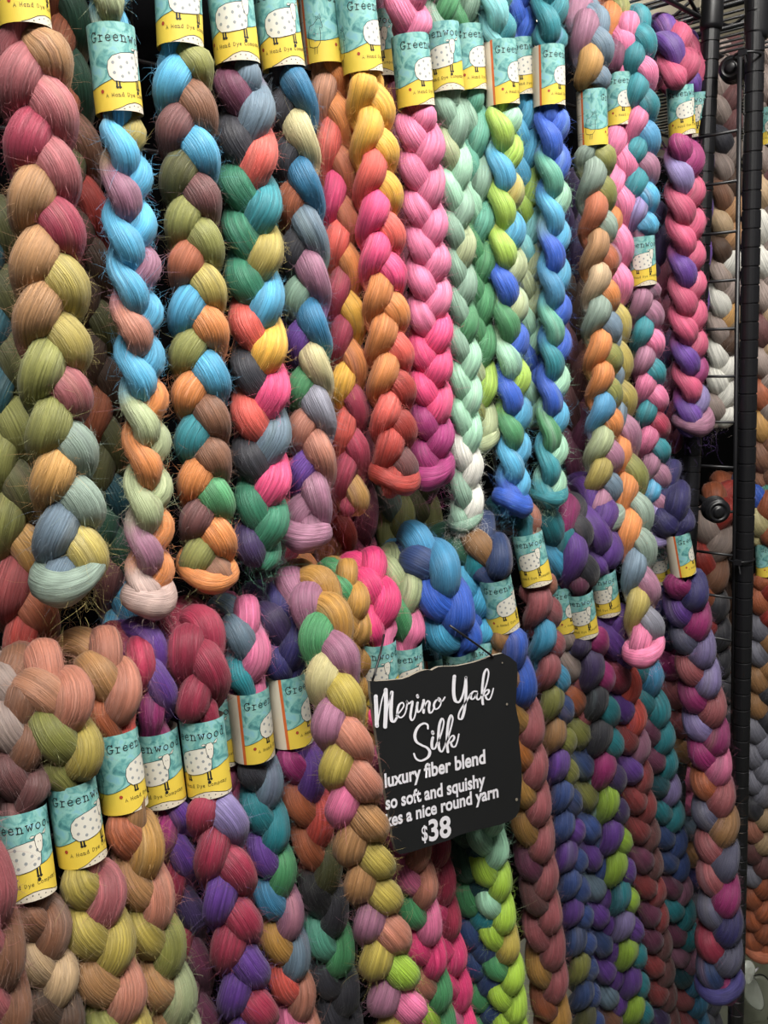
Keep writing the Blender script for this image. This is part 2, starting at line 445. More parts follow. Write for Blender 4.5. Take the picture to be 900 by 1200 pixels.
def snoise(seed, x, freq):
    """cheap smooth periodic noise of an angle array"""
    r = np.random.default_rng(seed); v = 0
    for k in range(1, freq + 1): v = v + np.sin(k * x + r.uniform(0, 6.28)) * r.uniform(.5, 1) / k ** .5
    return v / 2.0

NB = [0]
GU = 'braids in the upper row'; GB = 'braids hanging behind the others'; GL = 'braids in the lower row'; GN = 'natural braids of the next bay'
def braid(label, group, path, W, kind, rot, Lc, Rc, bands=(), knot=None, fuzz=1.0, pitch=None, plump=1.0, cat='braid', endcap=True, tuft=0, dye_shade=None):
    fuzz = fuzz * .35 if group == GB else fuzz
    NB[0] += 1; seed = 1000 + NB[0] * 17; rg = np.random.default_rng(seed)
    pp = parse_path(path)
    if float(path.split()[1]) < -40:                              # loops over the upper bar, above the frame
        q = pp[0]; up = max(1.90 - q[2], 0.02); yb = 0.035
        pp = np.concatenate([[[q[0], q[1] + .075, q[2] + up - .10], [q[0], q[1] + .072, q[2] + up], [q[0], q[1] + .036, q[2] + up + .036], [q[0], q[1] + .002, q[2] + up]], pp])
    raw = catmull(pp); C0, s0 = resample(raw, 500); L = s0[-1]
    pr = proj(C0)
    mid = np.argmin(np.abs(pr[:, 1] - 0.5 * (max(pr[:, 1].min(), 0) + min(pr[:, 1].max(), 1200))))
    Wm = W * pr[mid, 2] / F_PX                                   # real width in metres
    top = C0[np.argmin(pr[:, 1])] if True else C0[0]
    root = empty('wool_braid', C0[np.argmax(C0[:, 2])], label, cat, group)
    R0 = np.array(root.location)
    Lc = parse_cols(Lc); Rc = parse_cols(Rc) if Rc else Lc
    if dye_shade is None:                                               # lower row: deeper dyed wool, with light falloff painted in at its right
        dye_shade = 1.0 if group != GL else (0.68 if float(path.split()[0]) < 560 else 0.52)
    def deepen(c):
        y = float(c @ np.array([.3, .55, .15])); return np.clip(c + (c - y) * 0.12 * (dye_shade < 1), 0.004, 1) * dye_shade
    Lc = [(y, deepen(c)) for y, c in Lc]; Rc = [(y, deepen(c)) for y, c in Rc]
    # frames, carried upward from the hanging end
    T0 = nrm(np.gradient(C0, axis=0))
    cd = CAM - C0[-1]; cd[2] = 0; cd = nrm(cd)
    a = math.radians(rot); cd = np.array([cd[0] * math.cos(a) - cd[1] * math.sin(a), cd[0] * math.sin(a) + cd[1] * math.cos(a), 0])
    Fv = np.zeros_like(C0); cur = cd
    for i in range(len(C0) - 1, -1, -1):
        cur = cur - T0[i] * (cur @ T0[i]); cur = cur / np.linalg.norm(cur); Fv[i] = cur
    # lobe pitch and start fitted to the lobes read off the left column
    ys = [y for y, _ in Lc]
    vis0 = int(np.argmin(pr[:, 1]))
    def s_of_y(y): return float(np.interp(y, pr[vis0:, 1], s0[vis0:]))
    ss = np.array([s_of_y(y) for y in ys]); p0 = pitch * Wm if pitch else 0.5 * Wm
    if len(ss) >= 3 and not pitch:
        d = np.diff(ss); d = d[d > 0.3 * Wm]; p0 = np.median(d) / 2 if len(d) else p0
        p0 = min(max(p0, 0.36 * Wm), 0.85 * Wm)
        idx = np.round((ss - ss[0]) / (2 * p0)); 
        if idx[-1] > 0:
            A = np.stack([idx * 2, np.ones_like(idx)], 1); sol = np.linalg.lstsq(A, ss, rcond=None)[0]
            p0 = min(max(sol[0], 0.36 * Wm), 0.85 * Wm); a0 = float(np.mean(ss - idx * 2 * p0))
        else: a0 = ss[0]
    else: a0 = ss[0]
    n0 = int(math.floor(-a0 / p0)) - 3; n1 = int(math.ceil((L - a0) / p0)) + 3
    lobes = list(range(n0, n1 + 1)); LC = {}
    for n in lobes:
        s = a0 + n * p0; y = float(np.interp(s, s0, pr[:, 1]))
        if s < s0[vis0]: y = pr[vis0, 1] - (s0[vis0] - s) * F_PX / pr[vis0, 2] * 0.4
        LC[n] = pick(Lc if n % 2 == 0 else Rc, y)
        LC[n] = np.clip(LC[n] * rg.uniform(0.92, 1.08), 0, 1)
    # strands
    ns = int(min(260, max(40, L / 0.0034))); C, s = resample(C0, ns)
    T = np.stack([np.interp(s, s0, T0[:, i]) for i in range(3)], -1); T = nrm(T)
    Fr = np.stack([np.interp(s, s0, Fv[:, i]) for i in range(3)], -1); Fr = nrm(Fr - T * np.sum(Fr * T, 1, keepdims=True))
    tw = 0.22 * snoise(seed + 91, s / (1.6 * Wm), 3)[:, None]
    Fr = Fr * np.cos(tw) + np.cross(T, Fr) * np.sin(tw)
    Sd = np.cross(-T, Fr)                                        # to the viewer's right when the braid hangs
    sig = 1.0 if kind == 'A' else -1.0
    tL = 5 * math.pi / 4 if kind == 'A' else 7 * math.pi / 4
    env = np.ones(ns)
    if endcap:
        h = 0.62 * Wm; x = np.clip((s - (L - h)) / h, 0, 1); env *= np.sqrt(np.clip(1 - x ** 2.4, 0.0, 1)) * (1 - .0 * x)
    hs_ = 0.3 * Wm; env *= np.sqrt(np.clip(1 - np.clip((hs_ - s) / hs_, 0, 1) ** 2.4, 0, 1))
    sq = np.ones(ns); bl = []
    for bd in bands:
        bx, by = bd[0], bd[1]
        i = int(np.argmin((pr[vis0:, 0] - bx) ** 2 + (pr[vis0:, 1] - by) ** 2)) + vis0
        bl.append((i, bd)); sb = s0[i]
        d = np.abs(s - sb); k = np.clip((d - 0.0300) / 0.012, 0, 1); k = k * k * (3 - 2 * k)
        tgt = min(1.0, 0.0132 / (Wm * 0.5)); sq = np.minimum(sq, tgt + (1 - tgt) * k)
    A = 0.25 * Wm; Bd = 0.17 * Wm; rr = 0.252 * Wm * plump
    SID = 18; ang = np.linspace(0, 2 * np.pi, SID, endpoint=False)
    hp, hl, hc = [], [], []
    for k in range(3):
        off = {0: 0.0, 1: 2 * math.pi / 3, 2: -2 * math.pi / 3}[k]
        wob = 0.24 * snoise(seed + k, s / (2.3 * Wm), 4)
        tau = math.pi * (s - a0) / (3 * p0) + tL + off + wob * 0.6
        lat = A * np.sin(tau) * (1 + .08 * np.sin(s * 37 + seed)); dep = sig * Bd * np.sin(2 * tau)
        front = 0.5 + 0.5 * sig * np.sin(2 * tau)
        nn = (s - a0) / p0; j = k + 3 * np.round((nn - k) / 3); fr = (nn - j) / 3
        lobevar = 1 + 0.17 * snoise(seed + 57 + k, (s - a0) / p0 * 2.1, 3)
        w = env * sq
        rad = rr * (0.74 + 0.34 * front ** 0.8) * (0.5 + 0.5 * lobevar)
        ctr = C + Sd * (lat * w)[:, None] + Fr * (dep * w)[:, None]
        tg = nrm(np.gradient(ctr, axis=0))
        n1_ = nrm(Fr - tg * np.sum(Fr * tg, 1, keepdims=True)); n2_ = np.cross(n1_, -tg)
        ca, sa = np.cos(ang), np.sin(ang)
        groove = np.array([[1 + 0.030 * math.sin(5 * t_ + 2.2 * q + seed) + 0.022 * math.sin(9 * t_ - 3.1 * q) for t_ in ang] for q in j])
        ring = ctr[:, None] + (rad * (0.12 + 0.88 * w))[:, None, None] * groove[..., None] * (n1_[:, None] * (0.90 * ca)[None, :, None] + n2_[:, None] * (1.08 * sa)[None, :, None])
        # dye: colour of the strand at every vertex
        an = 0.5 * snoise(seed + 7 + k, ang, 5)
        frv = fr[:, None] + 0.10 * an[None, :] + 0.05 * np.sin(s * 900 * .11 + seed)[:, None]
        cj = np.array([LC.get(int(q), LC[lobes[0]]) for q in j]); cn = np.array([LC.get(int(q) + 3, LC[int(q)] if int(q) in LC else LC[lobes[0]]) for q in j])
        cp = np.array([LC.get(int(q) - 3, LC[int(q)] if int(q) in LC else LC[lobes[0]]) for q in j])
        up_ = np.clip((frv - 0.27) / 0.23, 0, 1); up_ = (up_ * up_ * (3 - 2 * up_) * 0.5)[..., None]
        dn_ = np.clip((-frv - 0.27) / 0.23, 0, 1); dn_ = (dn_ * dn_ * (3 - 2 * dn_) * 0.5)[..., None]
        colr = cj[:, None] * (1 - up_ - dn_) + cn[:, None] * up_ + cp[:, None] * dn_
        # thin streaks of the neighbouring dye drawn out along the fibre
        st = (np.clip(snoise(seed + 31 + k, ang * 1.0, 7), 0.35, 1) - 0.35)[None, :] * (0.5 + 0.5 * np.sin(s * 60 + k))[:, None]
        mixc = 0.5 * cn + 0.5 * np.array([0.42, 0.40, 0.38]) * (0.35 + cn.mean(1, keepdims=True))
        colr = colr * (1 - 0.75 * st[..., None]) + (0.75 * st[..., None]) * mixc[:, None]
        mot = snoise(seed + 43 + k, ang, 6)[None, :] * np.sin(s * 95 + 2.0 * k)[:, None] + snoise(seed + 47 + k, s / (0.9 * Wm), 3)[:, None] * 0.6
        colr = colr * np.clip(1 + 0.20 * mot, 0.6, 1.4)[..., None]
        colr = np.clip(colr, 0, 1)
        V = (ring - R0).reshape(-1, 3)
        ii = np.arange(ns - 1)[:, None] * SID; jj = np.arange(SID)[None]; j2 = (np.arange(SID) + 1) % SID
        Fq = np.stack([ii + jj, ii + j2[None], ii + SID + j2[None], ii + SID + jj], -1).reshape(-1, 4)
        circ = 2 * math.pi * rr
        uv = np.stack([np.broadcast_to(np.abs(ang / math.pi - 1) * circ * 0.5, (ns, SID)), np.broadcast_to(s[:, None], (ns, SID)) + k * 1.7 + seed * .013], -1).reshape(-1, 2)
        colv = colr.reshape(-1, 3)
        o = mesh_obj('strand', V, Fq, WOOL, root, True, uv=uv, col=colv)
        # short fuzz and a few long flyaway fibres
        for nh, npt, l0, l1, lf, cu_, br in ((int(fuzz * 620 * L / 0.5), 5, 0.0022, 0.0014, 1.9, 0.34, 1.0), (int(fuzz * 2300 * L / 0.5), 4, 0.0016, 0.0022, 0.9, 0.22, 0.9), (int(fuzz * 80 * L / 0.5), 6, 0.004, 0.0032, 0.7, 0.24, .9)):
            ri = rg.integers(1, ns - 1, nh); rj = rg.integers(0, SID, nh)
            base = ring[ri, rj]; nor = nrm(base - ctr[ri]); dirn = tg[ri] * rg.choice([-1, 1], nh)[:, None]
            keep = (np.sum(nrm(base - C[ri]) * nor, 1) > 0.05) & (sq[ri] > .97) & (np.sum((CAM - base) * nor, 1) > -0.45 * np.linalg.norm(CAM - base, axis=1))
            base, nor, dirn, cc = base[keep], nor[keep], dirn[keep], colr[ri, rj][keep]
            base = base + dirn * rg.uniform(-.0017, .0017, (len(base), 1)) + np.cross(dirn, nor) * rg.uniform(-.5, .5, (len(base), 1)) * .003
            m = len(base); ln = rg.gamma(2.0, l1, m) + l0; lift = rg.uniform(0.03, lf, m) ** 1.6
            curl = rg.normal(0, 1, (m, 3)); curl2 = rg.normal(0, 1, (m, 3))
            q = np.linspace(0, 1, npt)[None, :, None]
            pts = base[:, None] - nor[:, None] * 0.0004 + ln[:, None, None] * (dirn[:, None] * q * (1 - .25 * q) + nor[:, None] * lift[:, None, None] * q * (1.3 - .5 * q) + curl[:, None] * cu_ * q ** 2 + curl2[:, None] * 0.10 * np.sin(3.1 * q) * q)
            hp.append((pts - R0).reshape(-1, 3)); hc.append(np.clip(cc * 1.1 + 0.06, 0, 1)); hl.append((m, npt, br))
    # loose ends at the bottom
    if endcap:
        m = int(70 * fuzz * fuzz + tuft); eb = C[-1] + rg.normal(0, 1, (m, 3)) * Wm * .22 + T[-1] * -0.006
        dr = nrm(rg.normal(0, 1, (m, 3)) * .75 + T[-1] * .8); ln = rg.gamma(2.5, 0.0045, m); q = np.linspace(0, 1, 6)[None, :, None]
        cu = rg.normal(0, 1, (m, 3))
        pts = eb[:, None] + ln[:, None, None] * (dr[:, None] * q + cu[:, None] * .45 * q ** 2 + rg.normal(0, 1, (m, 1, 3)) * .2 * np.sin(5 * q))
        hp.append((pts - R0).reshape(-1, 3)); hc.append(np.clip(np.tile(LC[lobes[-4]], (m, 1)) * 1.1 + .06, 0, 1)); hl.append((m, 6, 1.0))
    if hl:
        hcv = bpy.data.hair_curves.new('flyaway_fibres'); tot = sum(h[0] for h in hl)
        hcv.add_curves([h[1] for h in hl for _ in range(h[0])]); hcv.position_data.foreach_set('vector', np.concatenate(hp).astype(np.float32).ravel())
        ra = hcv.attributes.get('radius') or hcv.attributes.new('radius', 'FLOAT', 'POINT')
        ra.data.foreach_set('value', np.concatenate([np.tile(np.linspace(1, .35, h[1]) * 0.000075 * h[2], h[0]) for h in hl]).astype(np.float32))
        ca_ = hcv.attributes.new('Dye', 'FLOAT_COLOR', 'CURVE')
        ca_.data.foreach_set('color', np.concatenate([np.concatenate(hc), np.ones((tot, 1))], 1).astype(np.float32).ravel())
        hcv.materials.append(HAIR)
        ho = bpy.data.objects.new('flyaway_fibres', hcv); COL.objects.link(ho); ho.parent = root; ho['kind'] = 'stuff'
    # tied-off wrap at the hanging end
    if knot:
        kc = PALL[knot]; i = int(np.searchsorted(s, L - 0.42 * Wm)); w_ = 0.5 * Wm
        aa = np.linspace(0, 2 * math.pi, 33)[:-1]; tilt = rg.uniform(-.4, .4)
        ctrk = np.stack([C[i] + Sd[i] * math.cos(t) * w_ * .74 + Fr[i] * math.sin(t) * w_ * .66 + T[i] * w_ * (tilt * math.cos(t) + .16 * math.sin(t) - .12 * math.cos(2 * t)) for t in aa])
        V = []; rk = .32 * Wm * .78; SK = 12; ak = np.linspace(0, 2 * math.pi, SK, endpoint=False); UVs = []
        for q_, t in enumerate(aa):
            outd = nrm(Sd[i] * math.cos(t) * .74 + Fr[i] * math.sin(t) * .66)
            for g in ak:
                fat = 1 + .22 * math.sin(t - .6 + seed) + .05 * math.sin(5 * g); V.append(ctrk[q_] + outd * math.cos(g) * rk * .8 * fat + T[i] * math.sin(g) * rk * fat); UVs.append((abs(g / math.pi - 1) * rk * 3, t * w_))
        Fq = [(q_ * SK + g, ((q_ + 1) % 32) * SK + g, ((q_ + 1) % 32) * SK + (g + 1) % SK, q_ * SK + (g + 1) % SK) for q_ in range(32) for g in range(SK)]
        cv = np.clip(np.tile(kc, (len(V), 1)) * (1 + .1 * np.sin(np.arange(len(V)) * .37))[:, None], 0, 1)
        mesh_obj('end_wrap', np.array(V) - R0, np.array(Fq), WOOL, root, True, uv=np.array(UVs), col=cv)
    # paper bands
    for i, bd in bl:
        spin, var = bd[2], bd[3]
        ax = -T0[i]; xv = CAM - C0[i]; xv = nrm(xv - ax * (xv @ ax)); yv = np.cross(ax, xv)
        th = -spin / BAND_R; rm_ = np.stack([xv * math.cos(th) + yv * math.sin(th), -xv * math.sin(th) + yv * math.cos(th), ax], 1)
        sc_ = (bd[4] if len(bd) > 4 else 1.0) * float(np.interp(bd[0], [130, 300], [.92, 1.0]))
        pb = band_objects(var, root)
        Mx = Matrix([[*(rm_[r] * sc_), C0[i][r] - R0[r]] for r in range(3)] + [[0, 0, 0, 1]])
        pb.matrix_local = Mx
    return root
# ------------------------------------------------------------------ the setting
FLOOR = plain('grey_green_floor', '55584a', 0.35, noise=(3, 0.12))
WALLM = plain('far_wall_paint', '8d887c', 0.8, noise=(1.5, 0.06))
CEILM = plain('ceiling_tile', 'b8b09c', 0.85, noise=(4, 0.05))
LAMP, N_, L_, b_ = new_mat('lit_diffuser')
b_.inputs['Base Color'].default_value = (1, 1, 1, 1); b_.inputs['Emission Color'].default_value = (1, 0.97, 0.9, 1); b_.inputs['Emission Strength'].default_value = 5

def slab(name, lo, hi, mat):
    m = MB(); m.box(lo, hi); o = m.build(name, mat); o['kind'] = 'structure'; return o
slab('floor', (-1.5, -2.5, -0.05), (6.0, 4.0, 0.0), FLOOR)
slab('ceiling', (-1.5, -2.5, 3.0), (6.0, 4.0, 3.05), CEILM)
slab('wall_back', (-1.5, 4.0, 0.0), (6.0, 4.08, 3.0), WALLM)
slab('wall_right', (6.0, -2.5, 0.0), (6.08, 4.08, 3.0), WALLM)
for lx, ly, lab in ((-0.15, -1.25, 'long ceiling light over the aisle before the braid display'), (0.7, -0.55, 'hanging light above the right end of the braid display'), (3.55, 2.3, 'hanging light over the next aisle behind the rack')):
    t = empty('ceiling_light', (lx, ly, 3.0 if lx < 0.5 else (2.56 if lx > 2 else 2.58)), lab, 'light')
    if lx > .5:
        for dx in (-.6, .6):
            m = MB(); m.tube([(dx, 0, 0), (dx, 0, .44 if lx > 2 else .42)], .004, 8); m.build('suspension_rod', BLACK_METAL, t)
    m = MB(); m.box((-0.8, -0.2, -0.05), (0.8, 0.2, 0.0)); m.build('housing', CEILM, t)
    m = MB(); m.box((-0.76, -0.17, -0.056), (0.76, 0.17, -0.05)); m.build('diffuser', LAMP, t)

# ------------------------------------------------------------------ the rack: added backdrop, grid, posts, shelf
def link_copy(o, parent=None):
    c = o.copy(); COL.objects.link(c)
    if parent: c.parent = parent
    return c

def backing(x0, x1, y, z0, z1, label):
    t = empty('backing_cloth', (x0, y, z0), label, 'cloth')  # black sheet added for the dark gaps, where the rack interior is shaded
    n = 40; V = []; Fc = []
    for i in range(n + 1):
        x = (x1 - x0) * i / n; d = 0.006 * math.sin(i * 1.9)
        V += [(x, d, 0), (x, d, z1 - z0), (x, d + .004, 0), (x, d + .004, z1 - z0)]
    for i in range(n):
        k = 4 * i
        Fc += [(k, k + 4, k + 5, k + 1), (k + 2, k + 3, k + 7, k + 6), (k + 1, k + 5, k + 7, k + 3), (k, k + 2, k + 6, k + 4)]
    mesh_obj('drape', V, Fc, BLACK_BACKDROP, t)
backing(-0.35, 1.34, 0.20, 0.55, 1.92, 'black cloth hung behind the grid and the braid display')
backing(1.42, 3.4, 0.42, 0.62, 1.90, 'black cloth added to darken the gaps behind the natural braids of the next bay')

grid = empty('wire_grid_panel', (-0.35, 0.165, 0.6), 'black wire grid panel behind the hanging braids', 'grid panel')
m = MB(); m.tube([(0, 0, 0), (0, 0, 1.32)], 0.0024, 8); wv = m.build('wire', BLACK_WIRE, grid, True)
m = MB(); m.tube([(0, 0, 0), (1.66, 0, 0)], 0.0024, 8); wh = m.build('wire', BLACK_WIRE, grid, True)
gx = P(463, 620, 14.2)[0] + 0.35
x = gx % 0.0762; first = True
for i in range(22):
    c = wv if i == 0 else link_copy(wv); c.location = (x + i * 0.0762, -0.004, 0)
for i in range(18):
    c = wh if i == 0 else link_copy(wh); c.location = (0, 0.0, 0.02 + i * 0.0762)

def post(pa, pb, label):
    pa = np.array(pa); pb = np.array(pb); Lp = np.linalg.norm(pb - pa); ax = (pb - pa) / Lp
    t = empty('shelf_post', pa, label, 'post')
    prof = [(0.0127, 0)]
    n = int(Lp / 0.0254)
    for i in range(1, n):
        h = i * 0.0254; prof += [(0.0127, h - 0.0014), (0.0114, h - 0.0007), (0.0114, h + 0.0007), (0.0127, h + 0.0014)]
    prof.append((0.0127, Lp))
    m = MB(); m.lathe(prof, (0, 0, 0), ax, 24); m.build('tube', BLACK_METAL, t, False)
    return t, ax, Lp
def post_px(xa, ya, xb, yb, w, zb, zt, label):
    a = P(xa, ya, w); b = P(xb, yb, w); ax = (b - a) / (b[2] - a[2])
    return post(a + ax * (zb - a[2]), a + ax * (zt - a[2]), label) + (a, ax)
tL, axL, lenL, aL, dirL = post_px(811, 540, 832, 60, 1.5, 0.62, 2.30, 'slimmer-looking black grooved post just right of the purple braid')
tR, axR, lenR, aR, dirR = post_px(866, 1000, 885, 25, -6.0, 0.0, 2.30, 'nearest black grooved post, at the right, full height')
# collars under the shelf
for t, a, d, ytop in ((tL, aL, dirL, 22), (tR, aR, dirR, 30)):
    pass
def collar(t, p, ax, r, h, name='collar'):
    m = MB(); m.lathe([(r * .92, 0), (r, h * .12), (r * 1.0, h * .8), (r * .95, h), (r * .8, h)], p - np.array(t.location), ax, 24); m.build(name, BLACK_METAL, t, True)
pc = P(833, 36, 1.5); collar(tL, pc, axL, 0.0158, 0.055)
pc = P(886, 47, -6.0); collar(tR, pc, axR, 0.0158, 0.085)

# ladder of wires between the two posts
lad = empty('side_wire_ladder', P(866, 960, -5.0), 'black ladder of short wires between the two grooved posts', 'ladder')
Lr = np.array(lad.location)
za = P(867, 60, -4.6); zb = P(857, 1010, -4.6); m = MB(); m.tube([za - Lr, zb - Lr], 0.0035, 8); m.build('upright', BLACK_WIRE, lad, True)
wire0 = None
for y in (153, 212, 271, 328, 385, 441, 495, 548, 600, 651, 701, 751, 800, 848):
    a = P(864 - (y - 150) * .011, y, -4.6); b = a.copy(); b[1] = 0.035
    m = MB(); m.tube([a - Lr, b - Lr], 0.0021, 8); m.build('wire', BLACK_WIRE, lad, True)
# plastic ties that hold the ladder to the post
for y in (66, 655):
    p = P(880 - y * .012 + 2, y, -6.0); tt = empty('cable_tie', p, 'black cable tie round the right post, ' + ('near its top' if y < 100 else 'at half height'), 'cable tie')
    aa = np.linspace(0, 2 * math.pi, 25); off = np.array([-0.006, 0.004, 0])
    m = MB(); m.tube([np.array([math.cos(q) * .0215, math.sin(q) * .0165, 0]) + off for q in aa], 0.0016, 6); m.build('strap', BLACK_WIRE, tt, True)
    m = MB(); m.box((-.031, -.004, -.004), (-.023, .006, .003)); m.tube([(-.027, 0, 0), (-.034, -.006, -.016)], .0012, 6); m.build('tail', BLACK_WIRE, tt)

def ribbed_knob(p, axis, label, k=1.0):
    t = empty('ribbed_knob', p, label, 'knob'); axis = nrm(np.array(axis, float))
    r = 0.0185 * k
    prof = [(r * .45, -0.05)]
    prof += [(r * .45, -0.02)]
    for i in range(4):
        h = -0.02 + i * .006; prof += [(r * (1.0 - .02 * i), h), (r * (1.04 - .02 * i), h + .002), (r * (1.0 - .02 * i), h + .004), (r * .86, h + .005)]
    prof += [(r * .82, .004), (r * .74, .0062), (r * .62, .0066), (r * .58, .0048), (r * .46, .0048), (r * .42, .0078), (r * .26, .0088), (r * .05, .009)]
    m = MB(); m.lathe(prof, (0, 0, 0), axis, 28); m.build('knob', BLACK_METAL, t, True)
    m = MB(); m.tube([axis * -.045, axis * -.10], .005, 8); m.build('stem', BLACK_WIRE, t, True)
ribbed_knob(P(841, 599, -4.5), (-0.75, -0.62, -0.05), 'black ribbed round knob on the ladder beside the rust and cream braid')
ribbed_knob(P(857, 80, -2.5), (-0.96, -0.2, -0.05), 'black ribbed knob under the wire shelf, between the post tops', 0.95)

def wire_shelf(X0, X1, Y0, Y1, z, label):
    t = empty('wire_shelf', (X0, Y0, z), label, 'shelf')
    w, d = X1 - X0, Y1 - Y0
    m = MB(); m.tube([(0, 0, 0), (0, d, 0)], 0.0022, 6); s0 = m.build('shelf_wire', BLACK_WIRE, t, True)
    n = int(w / 0.026)
    for i in range(n + 1):
        c = s0 if i == 0 else link_copy(s0); c.location = (w * i / n, 0, 0.006)
    for (a, b, nm) in (((0, 0), (w, 0), 'front_truss'), ((0, d), (w, d), 'rear_truss'), ((0, 0), (0, d), 'side_truss'), ((w, 0), (w, d), 'side_truss')):
        a = np.array([*a, 0.0]); b = np.array([*b, 0.0]); m = MB()
        m.tube([a, b], .0035, 8); m.tube([a - [0, 0, .030], b - [0, 0, .030]], .0035, 8)
        k = max(4, int(np.linalg.norm(b - a) / .055)); zz = [a + (b - a) * i / k - np.array([0, 0, .030 * (i % 2)]) for i in range(k + 1)]
        m.tube(zz, .0026, 6); m.build(nm, BLACK_WIRE, t, True)
    for f in (.33, .66):
        m = MB(); m.tube([(0, d * f, 0), (w, d * f, 0)], .003, 8); m.build('cross_bar', BLACK_WIRE, t, True)
ps = P(817, 4, 1.5)
wire_shelf(0.02, 1.325, 0.012, 0.46, ps[2] + .012, 'black wire shelf seen from below above the upper braids')
wire_shelf(1.40, 2.6, -0.06, 0.46, ps[2] + .012, 'black wire shelf of the next bay, beyond the right post')
# hanging bars of the two rows
def bar(z, y, x0, x1, label, r=.011):
    t = empty('hanging_bar', (x0, y, z), label, 'bar')
    m = MB(); m.tube([(0, 0, 0), (x1 - x0, 0, 0)], r, 16); m.build('tube', BLACK_METAL, t, True)
    m = MB(); m.lathe([(r * 1.15, 0), (r * 1.15, .012), (r * .9, .014)], (x1 - x0, 0, 0), (1, 0, 0), 16); m.build('end_cap', BLACK_METAL, t, True)
bar(1.912, 0.036, -0.42, float(P(668, 10, 3)[0]), 'black tube the upper braids loop over, just above the top edge', .009)
bar(1.264, 0.02, -0.42, 1.26, 'black tube inside the loops of the lower braids', .006)
# ------------------------------------------------------------------ upper row of braids
braid('thick rose, tan and olive braid leftmost in the upper row', GU, '18 -70 0;30 30 0;46 150 0;56 300 0;63 450 0;78 590 0;86 697 0', 84, 'A', 12,
      '75rs 155rd 235tn 305tn 370tn 440ol 505ol 560oc 612sl 655sl', '60tn 125rs 190rs 268rd 340yl 415yl 458rs 515gs 575gs 630yl', [(24, -22, 27, 'A')], 'gs', 1.6)
braid('olive and dark red braid half hidden behind the thick rose and tan one', GB, '-16 230 6;3 400 6;12 550 6;26 700 6;44 780 6', 72, 'A', 5,
      '330dt 440dt 500oc 555ol 620ol 690dr 750rr', '380do 470do 530ol 600do 650oc 710rb 745br', (), None, .7)
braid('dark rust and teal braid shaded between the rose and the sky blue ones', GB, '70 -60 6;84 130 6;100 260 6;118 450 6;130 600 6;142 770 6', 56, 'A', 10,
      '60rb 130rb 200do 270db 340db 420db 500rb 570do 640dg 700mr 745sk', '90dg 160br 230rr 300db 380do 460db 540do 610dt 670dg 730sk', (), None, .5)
braid('slim sky blue, mauve and pale green braid, second from left in the upper row', GU, '118 -60 0;126 10 0;135 85 0;143 170 0;157 350 0;171 550 0;174 716 0', 64, 'V', 54,
      '8pg 175sk 228mv 288sk 348sk 403sa 452sk 503pg 550or 598pg 645mv 690bm', '25sk 160yl 215sk 280sk 330mv 395sk 430sk 485or 530pg 570pg 615or 665or 690bm', [(135, 85, 29, 'A')], 'bm', 1.5)
braid('braid of sky blue, maroon brown and orange lobes with an orange tied end', GU, '206 -60 0;211 40 0;219 150 0;229 300 0;237 480 0;243 620 0;246 694 0', 68, 'A', 0,
      '95sk 145mr 205do 258ol 315rb 360sk 408ol 465or 510tl 560or 602mr 645ol', '70ol 115br 175sk 230mr 285ol 335yl 380or 440sk 480br 535br 570gn 615or 650br', [(212, 7, 31, 'A')], 'or', 1.2)
braid('dark charcoal braid with green, coral and magenta lobes', GU, '268 -60 0;273 26 0;285 100 0;293 220 0;301 360 0;306 480 0;307 580 0;302 665 0', 68, 'V', 0,
      '105pl 160ch 215eg 280eg 335eg 392co 450ch 502co 548ch 590eg 625dp', '125sl 190co 250tl 305yl 355sk 420gd 475hp 515sl 565hp 612eg', [(272, 26, 38, 'A')], None, 1.3)
braid('braid of deep blue, cream and mauve lobes with a purple pink end', GU, '320 -60 0;326 34 0;341 100 0;350 200 0;359 330 0;365 470 0;365 570 0;356 645 0', 60, 'A', -28,
      '130ch 185ch 240rb 290ch 355sg 395pu 450gn 500sa 560pu 600mv', '110pb 165cr 225pb 270sl 325mv 380pb 440cr 485gy 530sa 575mv', [(326, 34, 34, 'A')], 'mv', 1.2)
braid('coral and rust braid tucked behind the yellow and orange one', GU, '372 -60 3;376 34 3;387 110 3;394 200 3;402 330 3;408 460 3;411 604 3', 48, 'A', 15,
      '115pe 170co 225hp 290co 330rd 390rd 440gd 510co 560rd', '130or 190rb 255rb 310or 375gd 410or 470rd 550rd 590oc', [(374, 34, 5, 'A')], None, 1)
braid('braid that turns from golden yellow to hot pink and orange', GU, '414 -60 0;421 43 0;430 105 0;439 200 0;448 330 0;457 450 0;463 580 0', 59, 'A', 34,
      '100gd 150gd 198co 250hp 298hp 345or 395or 432or 475co 525rr', '105gd 165gd 218gd 265co 312hp 360or 400co 440rr 490rr 540mr', [(421, 43, 20, 'A')], 'rr', 1.3)
braid('plum braid showing only a strip beside the golden yellow braid', GB, '438 -60 4.5;445 20 4.5;449 90 4.5;456 200 4.5;466 400 5.5;474 560 6', 38, 'V', 20,
      '20pl 60pl 130dk 250dk 400dk 500dk', '', [(447, 55, 46, 'A', .95)], None, .4)
braid('pink braid shading to magenta at its lower end', GU, '469 -60 0;477 0 0;484 86 0;491 150 0;498 260 0;504 400 0;507 570 0', 53, 'V', 8,
      '15pk 150pk 200pk 247pk 293pk 337pk 377pk 417hp 458hp 495mg 530mg', '10pk 35pk 135pk 180pk 225pk 270pk 315pk 358pk 400hp 440hp 480hp 512mg', [(484, 86, 22, 'A')], 'mg', 1.3)
